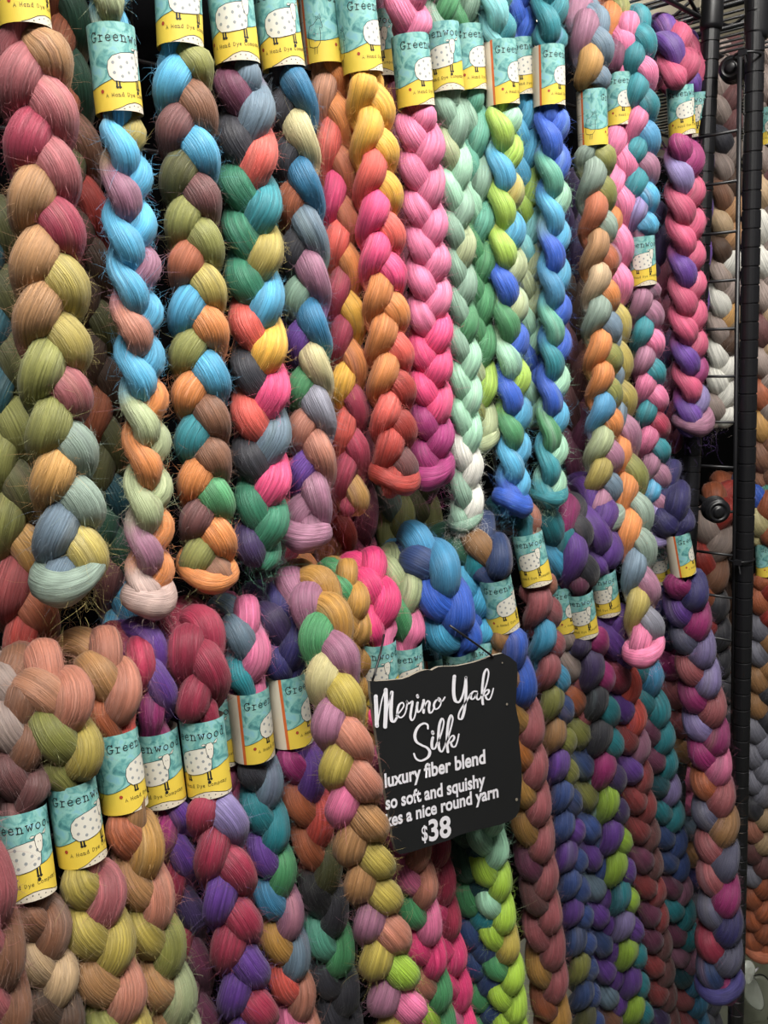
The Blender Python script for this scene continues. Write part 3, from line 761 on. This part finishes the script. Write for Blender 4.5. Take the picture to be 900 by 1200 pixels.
braid('pale sage braid with a white and green frayed end', GU, '514 -60 1;517 20 1;520 70 1;527 130 1;535 250 1;541 380 1;546 500 1;546 622 1', 40, 'V', 20,
      '135sg 180pg 225mt 270sg 310sg 355sg 400sg 445mt 490mt 535wh 580sg', '20gn 150sg 200mt 250sg 290pg 330sg 380gn 420mt 470mt 520mt 570wh', [(519, 70, 40, 'A')], 'sg', 1.3, tuft=500)
braid('mid green sage braid next to the lime and blue one', GU, '540 -60 2;545 20 2;548 70 2;554 150 2;559 280 2;562 400 2;563 530 2', 40, 'V', 10,
      '20gn 140sg 190tg 240mt 285gn 340gn 390gn 430pg 480ol 520pg', '20sg 165tg 215sg 260tg 310gn 365gn 410gn 455lm 500pg', [(547, 70, 22, 'A')], 'pg', 1.1)
braid('braid of fat lime green and royal blue lobes with a dark blue tied end', GU, '574 -60 0;580 20 0;587 86 0;588 140 0;591 250 0;596 380 0;600 480 0;599 604 0', 48, 'V', 52,
      '20aq 148lm 207sk 250lm 290lm 338bl 385gn 428mt 463bl 494gn 535sk 570bl', '10tl 165mt 195lm 232yl 270sk 315pg 360pg 410bl 450lm 480sk 510sk', [(586, 87, 17, 'B')], 'bl', 1.4)
braid('mint and cyan braid peeping out behind the lime and royal blue one', GB, '603 -60 3;608 20 3;610 80 3;613 140 3;618 250 3;622 380 3;624 500 3', 36, 'V', 20,
      '20bl 150sk 200sk 235lm 290aq 330pg 380mt 420bl 460mt', '', [(610, 80, 30, 'A', .95)], None, 1)
braid('braid of blue, teal and green lobes, slimmest just left of the tan one', GU, '640 -60 0;643 20 0;643 92 0;645 140 0;647 250 0;648 400 0;645 500 0;642 594 0', 45, 'V', 58,
      '30tl 165bl 213tg 258sk 305bl 347mb 393tg 423tl 455bl 486lm 520gn 560tl', '40tl 150bl 200bl 250mt 300sk 350bl 400bl 440mt 500sk 540mt', [(643, 92, 18, 'B')], 'tl', 1.4)
braid('braid of orange, tan and sage lobes looped over the top bar', GU, '656 70 9;664 26 8;677 13 4;690 40 0;694 140 0;697 230 0;702 350 0;706 470 0;705 620 0', 50, 'A', 48,
      '45mv 88oc 195gs 238rb 278tn 318be 355gs 388or 432or 478mb 512pg 545yl 575mv', '62sl 215ol 250gs 285or 325rb 365or 400sl 440ol 485or 525mv 560sl', [(694, 140, 1, 'A')], 'gs', 1.4)
braid('long orange, grey and olive braid ending in a round pink knob', GU, '688 60 9;700 12 7;712 8 4;722 60 2;724 118 2;723 200 2;718 300 2;717 400 1.5;726 500 0;738 575 -2;746 650 -4;757 775 -6', 45, 'A', 32,
      '30or 80pl 170pk 215pk 258or 300mv 380sl 440sl 540or 585or 631or 662sl 691sl 718yl 748pk', '15ol 75pk 190pk 240pk 470yl 520mv 575ol 605gs 640gs 669oc 698mv 731gy', [(724, 118, 24, 'A')], 'pk', 1.2)
braid('teal and pink braid whose label hangs low on it', GU, '715 70 8;726 32 5;740 28 1;748 80 0;750 160 0;750 250 0;752 306 0;757 400 0;763 500 0;768 640 0', 42, 'A', 30,
      '30pk 68tl 112tl 152pk 197tl 240lv 265mv 350mv 375aq 392tl 420mv 450pk 483tl 515pk 545mv 572sk 602lv', '45tl 95pk 128tl 168mb 205mv 245sk 345mv 400pk 430tl 463pk 493rd 525tl 555mv 580mv', [(752, 306, 36, 'A')], 'lv', 1.2)
braid('purple and rose braid at the right end of the upper row, beside the post', GU, '758 100 8;768 52 6;782 42 2;794 80 0;798 130 0;800 200 0;803 320 0;806 420 0;811 508 0', 48, 'V', 50,
      '62pu 90cp 180mg 215lv 252cp 287cp 325pu 357cp 388cp 418pu 445cp 478pu', '75cp 110lv 195mg 235cp 270cp 310cp 340cp 400cp 430mg 460lv', [(794, 130, 30, 'A')], 'mv', 1.3)
braid('rose and purple braid behind the right end braid, its label half covered', GB, '784 110 9;794 60 8;808 52 5;817 95 3;817 136 3;815 250 4;811 380 4', 38, 'V', 20,
      '62cp 90cp 120pu 200pu 300dk', '50pu 80cp 105pu', [(816, 136, 46, 'A')], None, .7)
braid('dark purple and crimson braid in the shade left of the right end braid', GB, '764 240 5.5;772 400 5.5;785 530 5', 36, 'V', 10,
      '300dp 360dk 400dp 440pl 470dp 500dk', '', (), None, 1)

# ------------------------------------------------------------------ braids behind, seen through the gaps
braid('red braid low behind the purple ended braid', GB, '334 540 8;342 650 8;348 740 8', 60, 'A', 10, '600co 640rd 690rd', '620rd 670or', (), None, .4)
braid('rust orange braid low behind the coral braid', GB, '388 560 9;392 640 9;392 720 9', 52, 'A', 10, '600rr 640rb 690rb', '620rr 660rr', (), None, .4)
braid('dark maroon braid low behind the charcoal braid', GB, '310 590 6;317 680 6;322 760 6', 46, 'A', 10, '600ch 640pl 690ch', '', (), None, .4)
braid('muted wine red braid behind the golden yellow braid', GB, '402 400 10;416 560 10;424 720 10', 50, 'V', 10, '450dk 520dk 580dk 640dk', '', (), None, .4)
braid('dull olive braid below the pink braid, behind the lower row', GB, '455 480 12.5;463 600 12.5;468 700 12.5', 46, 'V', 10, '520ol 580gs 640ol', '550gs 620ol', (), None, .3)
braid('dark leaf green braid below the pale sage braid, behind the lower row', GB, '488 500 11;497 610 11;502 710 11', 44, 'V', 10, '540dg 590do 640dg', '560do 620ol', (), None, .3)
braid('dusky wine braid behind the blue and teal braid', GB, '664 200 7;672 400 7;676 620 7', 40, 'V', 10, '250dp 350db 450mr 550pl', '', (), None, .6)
# ------------------------------------------------------------------ lower row of braids
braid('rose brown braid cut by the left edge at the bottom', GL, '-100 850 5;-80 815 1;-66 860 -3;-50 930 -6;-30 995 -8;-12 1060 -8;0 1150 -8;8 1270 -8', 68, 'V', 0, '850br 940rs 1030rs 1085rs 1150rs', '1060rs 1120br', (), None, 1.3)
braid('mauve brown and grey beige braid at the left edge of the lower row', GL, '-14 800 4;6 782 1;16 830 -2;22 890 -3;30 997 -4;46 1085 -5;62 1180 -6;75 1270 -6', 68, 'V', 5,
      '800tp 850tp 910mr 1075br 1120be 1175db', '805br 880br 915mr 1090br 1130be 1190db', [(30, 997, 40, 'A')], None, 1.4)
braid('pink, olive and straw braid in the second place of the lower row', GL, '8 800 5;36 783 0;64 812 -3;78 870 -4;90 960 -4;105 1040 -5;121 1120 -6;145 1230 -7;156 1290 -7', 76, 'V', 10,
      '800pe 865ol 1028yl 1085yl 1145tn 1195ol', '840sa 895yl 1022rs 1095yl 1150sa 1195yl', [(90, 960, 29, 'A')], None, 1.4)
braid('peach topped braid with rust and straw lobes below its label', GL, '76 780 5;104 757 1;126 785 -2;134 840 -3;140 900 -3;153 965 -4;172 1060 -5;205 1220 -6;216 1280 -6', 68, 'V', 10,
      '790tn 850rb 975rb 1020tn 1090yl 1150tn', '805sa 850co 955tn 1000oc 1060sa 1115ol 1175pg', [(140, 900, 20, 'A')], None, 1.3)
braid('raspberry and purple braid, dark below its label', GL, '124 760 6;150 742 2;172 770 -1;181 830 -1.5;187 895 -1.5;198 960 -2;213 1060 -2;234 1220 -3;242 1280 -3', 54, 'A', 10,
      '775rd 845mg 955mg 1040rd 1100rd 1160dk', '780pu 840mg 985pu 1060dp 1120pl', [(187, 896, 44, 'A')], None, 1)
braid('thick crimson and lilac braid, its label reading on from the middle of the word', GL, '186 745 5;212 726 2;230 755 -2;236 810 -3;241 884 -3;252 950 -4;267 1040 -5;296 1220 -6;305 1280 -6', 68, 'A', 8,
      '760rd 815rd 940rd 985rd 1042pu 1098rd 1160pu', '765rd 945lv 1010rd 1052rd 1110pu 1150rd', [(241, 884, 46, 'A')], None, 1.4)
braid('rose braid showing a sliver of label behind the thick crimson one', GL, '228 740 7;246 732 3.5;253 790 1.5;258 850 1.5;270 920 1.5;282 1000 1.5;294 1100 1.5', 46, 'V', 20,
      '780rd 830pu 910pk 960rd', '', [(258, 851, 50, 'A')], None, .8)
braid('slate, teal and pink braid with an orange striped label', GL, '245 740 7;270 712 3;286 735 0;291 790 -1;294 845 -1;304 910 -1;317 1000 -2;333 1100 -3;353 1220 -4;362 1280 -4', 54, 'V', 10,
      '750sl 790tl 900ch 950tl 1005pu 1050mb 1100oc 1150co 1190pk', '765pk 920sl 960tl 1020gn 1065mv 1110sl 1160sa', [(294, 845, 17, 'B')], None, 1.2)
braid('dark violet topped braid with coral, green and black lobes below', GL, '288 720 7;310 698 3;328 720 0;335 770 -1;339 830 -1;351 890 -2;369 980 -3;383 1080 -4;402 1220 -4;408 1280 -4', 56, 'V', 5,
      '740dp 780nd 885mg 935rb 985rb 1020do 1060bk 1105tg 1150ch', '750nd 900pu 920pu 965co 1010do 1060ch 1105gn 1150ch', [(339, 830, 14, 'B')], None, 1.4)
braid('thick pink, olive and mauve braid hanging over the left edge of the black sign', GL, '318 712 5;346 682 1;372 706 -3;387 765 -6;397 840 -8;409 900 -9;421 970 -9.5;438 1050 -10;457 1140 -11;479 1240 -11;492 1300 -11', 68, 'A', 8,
      '700mv 745gn 795cr 845mv 892yl 935pk 982tn 1030tn 1070mv 1112yl 1155mv 1192yl', '710oc 758mv 805yl 855sa 902sa 945tn 980pk 1025yl 1072sa 1115pk 1155lm 1192pk', (), None, 1.6, dye_shade=0.85)
braid('ochre and light green braid topping the gap behind the thick pink and olive one', GL, '372 690 7;394 668 3;408 695 0.5;415 740 0;418 800 0.5;424 900 1', 46, 'V', 10, '690gn 725oc 755oc 790yl', '700oc 740oc', (), None, 1, dye_shade=0.8)
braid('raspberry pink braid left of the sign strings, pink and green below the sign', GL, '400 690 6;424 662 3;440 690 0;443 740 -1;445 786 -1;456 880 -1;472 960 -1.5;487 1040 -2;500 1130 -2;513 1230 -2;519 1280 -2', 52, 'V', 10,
      '690hp 735hp 1020pk 1060gn 1100hp 1150sa 1190lm', '700hp 740pk 1040sa 1080pk 1120hp 1170gn', [(444, 786, 42, 'A')], None, 1.2, dye_shade=0.75)
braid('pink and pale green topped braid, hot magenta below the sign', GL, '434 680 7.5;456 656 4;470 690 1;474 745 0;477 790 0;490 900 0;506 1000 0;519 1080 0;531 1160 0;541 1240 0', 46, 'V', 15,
      '670pg 700gn 745pk 1010rd 1060hp 1100hp 1150hp 1190pk', '680pg 730pk 1035rd 1080rd 1130hp', [(477, 787, 33, 'A')], None, 1.1, dye_shade=0.75)
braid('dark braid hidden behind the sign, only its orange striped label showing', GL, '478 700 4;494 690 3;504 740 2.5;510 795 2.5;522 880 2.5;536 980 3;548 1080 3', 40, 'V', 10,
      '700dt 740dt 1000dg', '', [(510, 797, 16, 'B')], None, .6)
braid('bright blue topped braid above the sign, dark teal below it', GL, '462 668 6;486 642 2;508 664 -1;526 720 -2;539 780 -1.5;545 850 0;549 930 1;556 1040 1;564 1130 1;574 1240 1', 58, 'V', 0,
      '650nv 680aq 712bl 745sk 1010dg 1050gn 1100nv 1150gn', '660mb 690bl 725bl 1030dt 1080tl 1130nv', [(540, 785, 33, 'A')], None, 1.3, dye_shade=0.8)
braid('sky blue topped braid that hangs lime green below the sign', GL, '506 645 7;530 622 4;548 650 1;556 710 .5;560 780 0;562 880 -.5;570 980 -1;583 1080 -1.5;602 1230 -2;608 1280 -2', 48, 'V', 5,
      '640dg 680sk 712bl 740tl 985mt 1012lm 1050mt 1090lm 1130gn 1165lm', '650tl 690sk 1000mt 1060lm 1110yl 1150lm', [(559, 783, 40, 'A')], None, 1.2, dye_shade=0.9)
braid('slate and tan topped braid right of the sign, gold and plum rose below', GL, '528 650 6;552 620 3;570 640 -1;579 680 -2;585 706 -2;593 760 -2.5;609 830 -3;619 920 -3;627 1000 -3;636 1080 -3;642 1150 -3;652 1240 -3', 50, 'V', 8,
      '640tn 680nv 755tn 820oc 870or 907oc 970oc 1015pl 1055mr 1095rs 1136oc 1171rb', '650nv 690tn 775bl 850rs 900rs 940rs 975rs 1025rs 1070rs 1104rs 1140rs 1180oc', [(585, 706, 28, 'A')], None, 1.2, dye_shade=0.52)
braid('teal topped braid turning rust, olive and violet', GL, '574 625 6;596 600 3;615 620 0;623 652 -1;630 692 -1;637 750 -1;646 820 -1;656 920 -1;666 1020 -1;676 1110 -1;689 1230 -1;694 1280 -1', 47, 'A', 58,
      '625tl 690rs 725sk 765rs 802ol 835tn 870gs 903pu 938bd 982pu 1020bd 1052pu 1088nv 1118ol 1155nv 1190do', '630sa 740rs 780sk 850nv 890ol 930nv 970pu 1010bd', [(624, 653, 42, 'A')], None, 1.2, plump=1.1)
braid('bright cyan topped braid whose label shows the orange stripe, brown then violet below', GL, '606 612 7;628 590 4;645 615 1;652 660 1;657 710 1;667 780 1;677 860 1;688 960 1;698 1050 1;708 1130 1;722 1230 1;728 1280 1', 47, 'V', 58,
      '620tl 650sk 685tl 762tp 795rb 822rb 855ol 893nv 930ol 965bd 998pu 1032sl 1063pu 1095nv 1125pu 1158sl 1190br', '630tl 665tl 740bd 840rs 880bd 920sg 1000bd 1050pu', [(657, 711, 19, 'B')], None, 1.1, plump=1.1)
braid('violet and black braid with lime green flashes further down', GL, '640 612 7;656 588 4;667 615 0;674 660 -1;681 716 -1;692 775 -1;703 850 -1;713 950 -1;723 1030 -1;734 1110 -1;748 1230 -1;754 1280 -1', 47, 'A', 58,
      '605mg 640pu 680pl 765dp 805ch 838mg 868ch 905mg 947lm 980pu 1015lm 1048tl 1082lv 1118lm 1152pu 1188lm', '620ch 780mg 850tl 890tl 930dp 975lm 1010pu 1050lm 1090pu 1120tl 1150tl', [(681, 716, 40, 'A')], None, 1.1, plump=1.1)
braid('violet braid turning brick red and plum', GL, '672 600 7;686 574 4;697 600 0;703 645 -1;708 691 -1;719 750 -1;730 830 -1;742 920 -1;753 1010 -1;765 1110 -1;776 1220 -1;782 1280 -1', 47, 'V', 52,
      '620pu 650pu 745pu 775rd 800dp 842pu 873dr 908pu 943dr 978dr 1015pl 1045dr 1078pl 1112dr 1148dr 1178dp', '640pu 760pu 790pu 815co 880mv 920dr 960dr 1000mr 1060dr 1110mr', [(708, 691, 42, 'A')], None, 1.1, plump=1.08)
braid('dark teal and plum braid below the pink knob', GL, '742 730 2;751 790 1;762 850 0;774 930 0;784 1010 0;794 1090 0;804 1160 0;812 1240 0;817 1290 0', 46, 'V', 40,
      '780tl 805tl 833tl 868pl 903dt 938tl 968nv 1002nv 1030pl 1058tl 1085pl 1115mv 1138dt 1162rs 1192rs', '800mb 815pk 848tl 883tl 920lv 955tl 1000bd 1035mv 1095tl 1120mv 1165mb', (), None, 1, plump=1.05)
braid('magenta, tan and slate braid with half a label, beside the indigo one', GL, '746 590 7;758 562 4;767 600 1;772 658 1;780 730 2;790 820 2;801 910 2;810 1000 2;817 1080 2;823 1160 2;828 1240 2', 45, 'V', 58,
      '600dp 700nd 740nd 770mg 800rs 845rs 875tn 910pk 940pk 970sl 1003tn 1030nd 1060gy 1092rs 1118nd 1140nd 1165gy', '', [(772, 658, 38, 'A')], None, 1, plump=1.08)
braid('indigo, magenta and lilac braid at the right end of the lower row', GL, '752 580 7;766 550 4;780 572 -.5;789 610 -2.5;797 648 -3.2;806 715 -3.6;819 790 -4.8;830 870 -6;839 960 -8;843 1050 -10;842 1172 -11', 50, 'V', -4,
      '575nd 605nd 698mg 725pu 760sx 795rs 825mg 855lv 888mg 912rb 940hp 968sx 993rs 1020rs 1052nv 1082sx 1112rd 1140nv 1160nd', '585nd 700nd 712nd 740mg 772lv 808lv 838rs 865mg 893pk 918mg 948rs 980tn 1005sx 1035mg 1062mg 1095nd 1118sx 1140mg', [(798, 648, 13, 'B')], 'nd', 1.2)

# ------------------------------------------------------------------ the next bay, right
braid('undyed grey, cream and brown braid between the two posts', GN, '850 50 14;847 100 11;850 200 10;849 300 10;846 400 10;842 500 10', 40, 'V', 30,
      '110tp 165ch 200tp 228br 258be 287db 318tp 350wh 392tp 422wh 455wh 478tp', '140mr 180tp 215db 270tn 300wh 330tp 368oc 400db 435wh', (), None, .8)
braid('undyed cream and brown braid at the right edge, its label cut by the frame', GN, '906 40 6;901 140 5;899 300 5;898 450 5;897 570 5', 44, 'V', 15,
      '190tp 230be 265wh 300wh 340tp 375mr 420tp 470rb 500oc 540br', '210mr 250tp 320tp 400be 450tp 520br', [(902, 150, 30, 'A')], None, .8)
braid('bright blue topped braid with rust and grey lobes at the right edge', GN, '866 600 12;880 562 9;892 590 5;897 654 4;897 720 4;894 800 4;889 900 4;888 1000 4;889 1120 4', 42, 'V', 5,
      '580bl 605cr 690rb 715rb 740gy 770gy 800tn 855gy 885gy 915gy 945ch 970sa 1000mr 1022gy 1045rb 1072rb 1100rb', '575tg 610rb 640rb 700rr 760tn 830ch 900gy 960be 1010mr 1060rb 1090rb', [(899, 655, 20, 'A')], 'rb', .8, dye_shade=0.6)
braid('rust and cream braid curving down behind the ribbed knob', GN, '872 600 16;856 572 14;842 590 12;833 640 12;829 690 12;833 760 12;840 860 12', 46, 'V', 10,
      '585rb 625tp 660rr 690rb 720rr 760db 800db', '600rr 640tp 680br 740ch 780ch', (), None, .7, dye_shade=0.6)  # colours darkened to paint in the shade inside the rack
braid('shaded rust and grey braid behind the ladder wires', GN, '866 585 13;862 640 15;860 700 17;856 780 17;854 880 17', 36, 'V', 10, '660db 700br 740tp 780rb 820ch', '', (), None, .4, dye_shade=0.5)  # rack shade painted in here too, as darker wool

# ------------------------------------------------------------------ the black sign
SW = -5.5
SIGN = plain('black_sign_board', '17181a', 0.55, noise=(30, 0.12)); SIGN_EDGE = plain('worn_board_edge', '8a8274', 0.7); CHALK = plain('white_lettering', 'e9e7ee', 0.7)
outl = [(433.5, 798), (440, 798.3), (453, 797.6), (471, 795.8), (479, 793), (485, 790), (493, 786.5), (500, 784.8), (506.5, 785.5), (509.5, 783.5), (513.5, 781.6), (519, 781), (528, 780.9), (537, 780.2), (546, 778.3), (554.5, 776.5), (562, 774), (568.7, 771.8), (577, 768.3),
        (588.7, 765.5), (597.8, 770), (605.5, 776.7), (606.6, 786), (606.2, 796), (604.4, 826.7), (606.3, 838), (608.9, 848.9), (608.6, 857), (607.8, 864.4), (609.5, 880), (611, 893.3), (611.6, 915.6), (610.4, 934), (608.9, 948.9), (604.5, 957), (597.8, 962.2), (586, 966.5), (575.6, 968.9), (560, 972.5), (544.4, 976.7), (535, 980), (526.7, 984.4),
        (512, 989), (497.8, 993.3), (482, 998.5), (468.9, 1001), (464, 996), (461, 985), (457, 960), (450, 920), (444, 880), (438, 840), (434.5, 815)]
sp = np.array([P(x, y, SW) for x, y in outl]); sc0 = sp.mean(0)
sign = empty('hanging_sign', sc0, 'black sign with wavy edges and white lettering hung in front of the lower braids', 'sign')
n = len(sp); Vf = sp - sc0; Vb = Vf + np.array([0, .003, 0])
V = np.concatenate([Vf, Vb]); Fc = [tuple(range(n)), tuple(range(2 * n - 1, n - 1, -1))] + [(i, n + i, n + (i + 1) % n, (i + 1) % n) for i in range(n)]
mesh_obj('board', V, Fc, None, sign, False, mats=[SIGN, SIGN_EDGE], mat_idx=[0, 0] + [1] * n)
def spt(x, y, off=.0006): return P(x, y, SW) - sc0 - np.array([0, off, 0])
SCRIPT = [  # strokes read in a 5.625x view whose corner is (430, 770): points, thick, thin
 ([(54, 258), (58, 330), (60, 400), (62, 452)], 21), ([(64, 452), (78, 370), (95, 280), (116, 218)], 11), ([(120, 215), (122, 300), (120, 380), (116, 458)], 21),
 ([(122, 430), (134, 340), (156, 236)], 10), ([(160, 232), (156, 310), (155, 380), (162, 420), (176, 424), (192, 400)], 19),
 ([(190, 385), (222, 350), (240, 318), (232, 300), (212, 310), (198, 350), (200, 385), (220, 398), (244, 378), (258, 338)], 12),
 ([(255, 345), (262, 300), (256, 288), (272, 306), (294, 290), (296, 300), (288, 350), (284, 400), (294, 416), (308, 400), (328, 310)], 13),
 ([(330, 300), (326, 340), (334, 362), (350, 350), (364, 300)], 13), ([(328, 252), (331, 262)], 15),
 ([(370, 284), (371, 320), (369, 364)], 14), ([(370, 345), (382, 310), (398, 288), (408, 298), (404, 340), (410, 366), (424, 362), (440, 330)], 13),
 ([(474, 276), (452, 286), (438, 316), (446, 342), (466, 336), (484, 306), (480, 276), (470, 268), (476, 290), (494, 288), (510, 264)], 12),
 ([(573, 126), (569, 190), (570, 250), (582, 290), (602, 296), (622, 266), (640, 200), (648, 134)], 18), ([(648, 134), (650, 210), (646, 290), (634, 370), (618, 408), (602, 404), (602, 376), (622, 334), (652, 290), (682, 240)], 15),
 ([(722, 226), (700, 226), (682, 250), (686, 276), (702, 272), (722, 232), (718, 258), (728, 280), (744, 268), (756, 240)], 12),
 ([(752, 262), (774, 210), (794, 140), (798, 96), (788, 78), (772, 100), (760, 170), (756, 240), (760, 308)], 13), ([(760, 262), (780, 222), (798, 214), (800, 230), (782, 250), (768, 252)], 11), ([(776, 252), (790, 278), (804, 278), (820, 246), (830, 206)], 12),
 ([(398, 470), (396, 446), (376, 436), (346, 448), (320, 484), (312, 524), (324, 558), (358, 580), (392, 596), (410, 622), (402, 654), (376, 674), (346, 682), (320, 668), (306, 636)], 16),
 ([(430, 530), (424, 570), (430, 602), (444, 602), (460, 562)], 15), ([(428, 492), (431, 502)], 17),
 ([(458, 576), (480, 520), (500, 450), (502, 418), (492, 404), (478, 430), (468, 500), (468, 570), (476, 612), (490, 622), (512, 580)], 14),
 ([(510, 584), (534, 520), (556, 440), (562, 400), (552, 382), (538, 410), (526, 490), (524, 560), (530, 624)], 14), ([(528, 580), (546, 530), (564, 516), (572, 530), (556, 556), (538, 562)], 12), ([(548, 562), (562, 590), (578, 588), (592, 556), (602, 508)], 13)]
mt = MB()
for st, wd in SCRIPT:
    c = np.array(st, float); c2 = catmull(np.concatenate([c, np.zeros((len(c), 1))], 1), 6)[:, :2]
    Tt = nrm(np.gradient(c2, axis=0)); wv_ = 1.1 * wd * (0.72 + 0.42 * np.clip(Tt[:, 1], -.4, 1) ** 2 * (Tt[:, 1] > 0))
    Nn = np.stack([-Tt[:, 1], Tt[:, 0]], -1) * wv_[:, None] / 2
    Aq = c2 + Nn; Bq = c2 - Nn; k = len(c2); base = len(mt.V); V = [spt(430 + p[0] / 5.625, 770 + p[1] / 5.625, .0006 + .00002 * (len(mt.F) % 7)) for p in np.concatenate([Aq, Bq])]
    F2 = [(i, i + 1, k + i + 1, k + i) for i in range(k - 1)]
    mt.add(V, F2)
    for e, wd_ in ((c2[0], wv_[0]), (c2[-1], wv_[-1])):
        an = np.linspace(0, 2 * math.pi, 13)[:-1]; mt.add([spt(430 + (e[0] + math.cos(q) * wd_ / 2) / 5.625, 770 + (e[1] + math.sin(q) * wd_ / 2) / 5.625, .0008) for q in an], [tuple(range(12))])
mt.build('script_lettering', CHALK, sign)

def text_mesh(body, bold):
    cu = bpy.data.curves.new('lettering', 'FONT'); cu.body = body; cu.offset = bold; cu.resolution_u = 4
    o = bpy.data.objects.new('lettering', cu); COL.objects.link(o); dg = bpy.context.evaluated_depsgraph_get()
    me = bpy.data.meshes.new_from_object(o.evaluated_get(dg)); bpy.data.objects.remove(o); return me
def sign_text(body, p0, p1, h, bold=.018, hx=None):
    me = text_mesh(body, bold); co = np.array([v.co[:] for v in me.vertices]); x0, x1 = co[:, 0].min(), co[:, 0].max()
    p0 = np.array(p0, float); p1 = np.array(p1, float); upv = np.array([-0.05, -1.0]) * h / 0.73
    new = [spt(*(p0 + (p1 - p0) * (c[0] - x0) / (x1 - x0) + upv * c[1])) for c in co]
    me.vertices.foreach_set('co', np.array(new, dtype=np.float32).ravel()); me.update(); me.materials.clear(); me.materials.append(CHALK)
    o = bpy.data.objects.new('lettering', me); COL.objects.link(o); o.parent = sign
sign_text('luxury fiber blend', (450.5, 922.6), (568.6, 893.8), 16.6, .03)
sign_text('so soft and squishy', (451.5, 948.4), (568.4, 920.5), 15.8, .03)
sign_text('makes a nice round yarn', (433.5, 974), (583.8, 933.6), 15.4, .03)
sign_text('$', (494, 985.4), (501, 983.6), 18, .02)
sign_text('38', (502.4, 985.4), (528.4, 979), 25, .028)
m = MB()
for x, y, r in ((587.8, 776.5, .8), (593.3, 825, 1.2), (604.6, 936.6, 1.5)):
    an = np.linspace(0, 2 * math.pi, 11)[:-1]; m.add([spt(x + math.cos(q) * r, y + math.sin(q) * r * 1.3, .0009) for q in an], [tuple(range(10))])
m.build('punched_hole', SIGN_EDGE, sign)
for pts, lab in (([(450, 744, -3.4), (446, 765, -4.6), (439, 790, -5.6), (436, 799, -5.4)], 0), ([(527, 733, -5.2), (544, 745, -5.7), (561, 757, -5.8), (578, 770, -5.6)], 1)):
    m = MB(); m.tube([P(*q) - sc0 for q in pts], .0011, 6); m.build('string', BLACK_WIRE, sign, True)

# ------------------------------------------------------------------ clear packets on the floor, bottom right
CLEAR, N_, L_, b_ = new_mat('clear_plastic')
b_.inputs['Base Color'].default_value = (.86, .9, .84, 1); b_.inputs['Roughness'].default_value = .1; b_.inputs['Transmission Weight'].default_value = .68; b_.inputs['IOR'].default_value = 1.3
GREYGREEN = plain('grey_green_card', '7e8272', .35); DARKRIM = plain('dark_rim', '202220', .4)
def rounded_panel(cx, cy, w_, rx, ry, tilt, th, rim, lab, cat, name, mat, n=28, pinch=0.0):
    p = P(cx, cy, w_); t = empty(name, p, lab, cat); sx = p - P(cx - 1, cy, w_); px = np.linalg.norm(p - CAM) / F_PX
    a = np.linspace(0, 2 * math.pi, n, endpoint=False); R = nrm(np.cross(fwd, [0, 0, 1])); U = np.array([0, 0, 1.0]); D = nrm(np.cross(R, U))
    ct, st = math.cos(tilt), math.sin(tilt); m = MB(); V = []
    rings = [(0, .55), (.5, .9), (.85, .8), (1.0, 0), (.85, -.8), (.5, -.9), (0, -.55)]
    for f, dpt in rings[1:-1]:
        for q in a:
            x = rx * f * math.cos(q); y = ry * f * math.sin(q) * (1 - pinch * (1 - math.cos(q)) * .25); x, y = x * ct - y * st, x * st + y * ct
            V.append((R * x - U * y) * px - D * 0 + (-fwd * dpt * th * (1 + .25 * math.sin(3 * q + f * 5))))
    k = len(V); V += [-fwd * .9 * th, fwd * .9 * th]; Fc = []
    for i in range(4):
        for j in range(n): Fc.append((i * n + j, i * n + (j + 1) % n, (i + 1) * n + (j + 1) % n, (i + 1) * n + j))
    for j in range(n): Fc.append((k, (j + 1) % n, j)); Fc.append((k + 1, 4 * n + j, 4 * n + (j + 1) % n))
    m.add(V, Fc); m.build('shell', mat, t, True)
    if rim:
        ring = []
        for q in np.linspace(0, 2 * math.pi, 37):
            x = rx * math.cos(q); y = ry * math.sin(q) * (1 - pinch * (1 - math.cos(q)) * .25); x, y = x * ct - y * st, x * st + y * ct; ring.append((R * x - U * y) * px - fwd * .001)
        m = MB(); m.tube(ring, .0016, 6); m.build('rim', rim, t, True)
    return t
rounded_panel(884, 1178, 10, 17, 34, .12, .008, DARKRIM, 'grey green oval packet with a dark rim at the bottom right corner', 'packet', 'oval_packet', GREYGREEN)
rounded_panel(843, 1186, 12, 16, 36, -.05, .008, DARKRIM, 'grey green packet below the indigo end of the last braid', 'packet', 'oval_packet', GREYGREEN)
rounded_panel(882, 1164, 7, 9, 27, -.35, .004, None, 'clear plastic tag with a bright glint lying over the oval packet', 'tag', 'plastic_tag', CLEAR, pinch=.9)
rounded_panel(874, 1139, 4, 9, 13, .2, .011, None, 'small clear plastic dome beside the indigo tied end', 'dome', 'plastic_dome', CLEAR)
st = empty('white_stick', P(882, 1140, 3.5), 'short white stick poking out beside the clear dome', 'stick'); o0 = np.array(st.location)
m = MB(); m.tube([P(879, 1143, 3.5) - o0, P(884, 1139, 3.5) - o0, P(888.5, 1134, 3.5) - o0], .0021, 8); m.build('stick', CHALK, st, True)
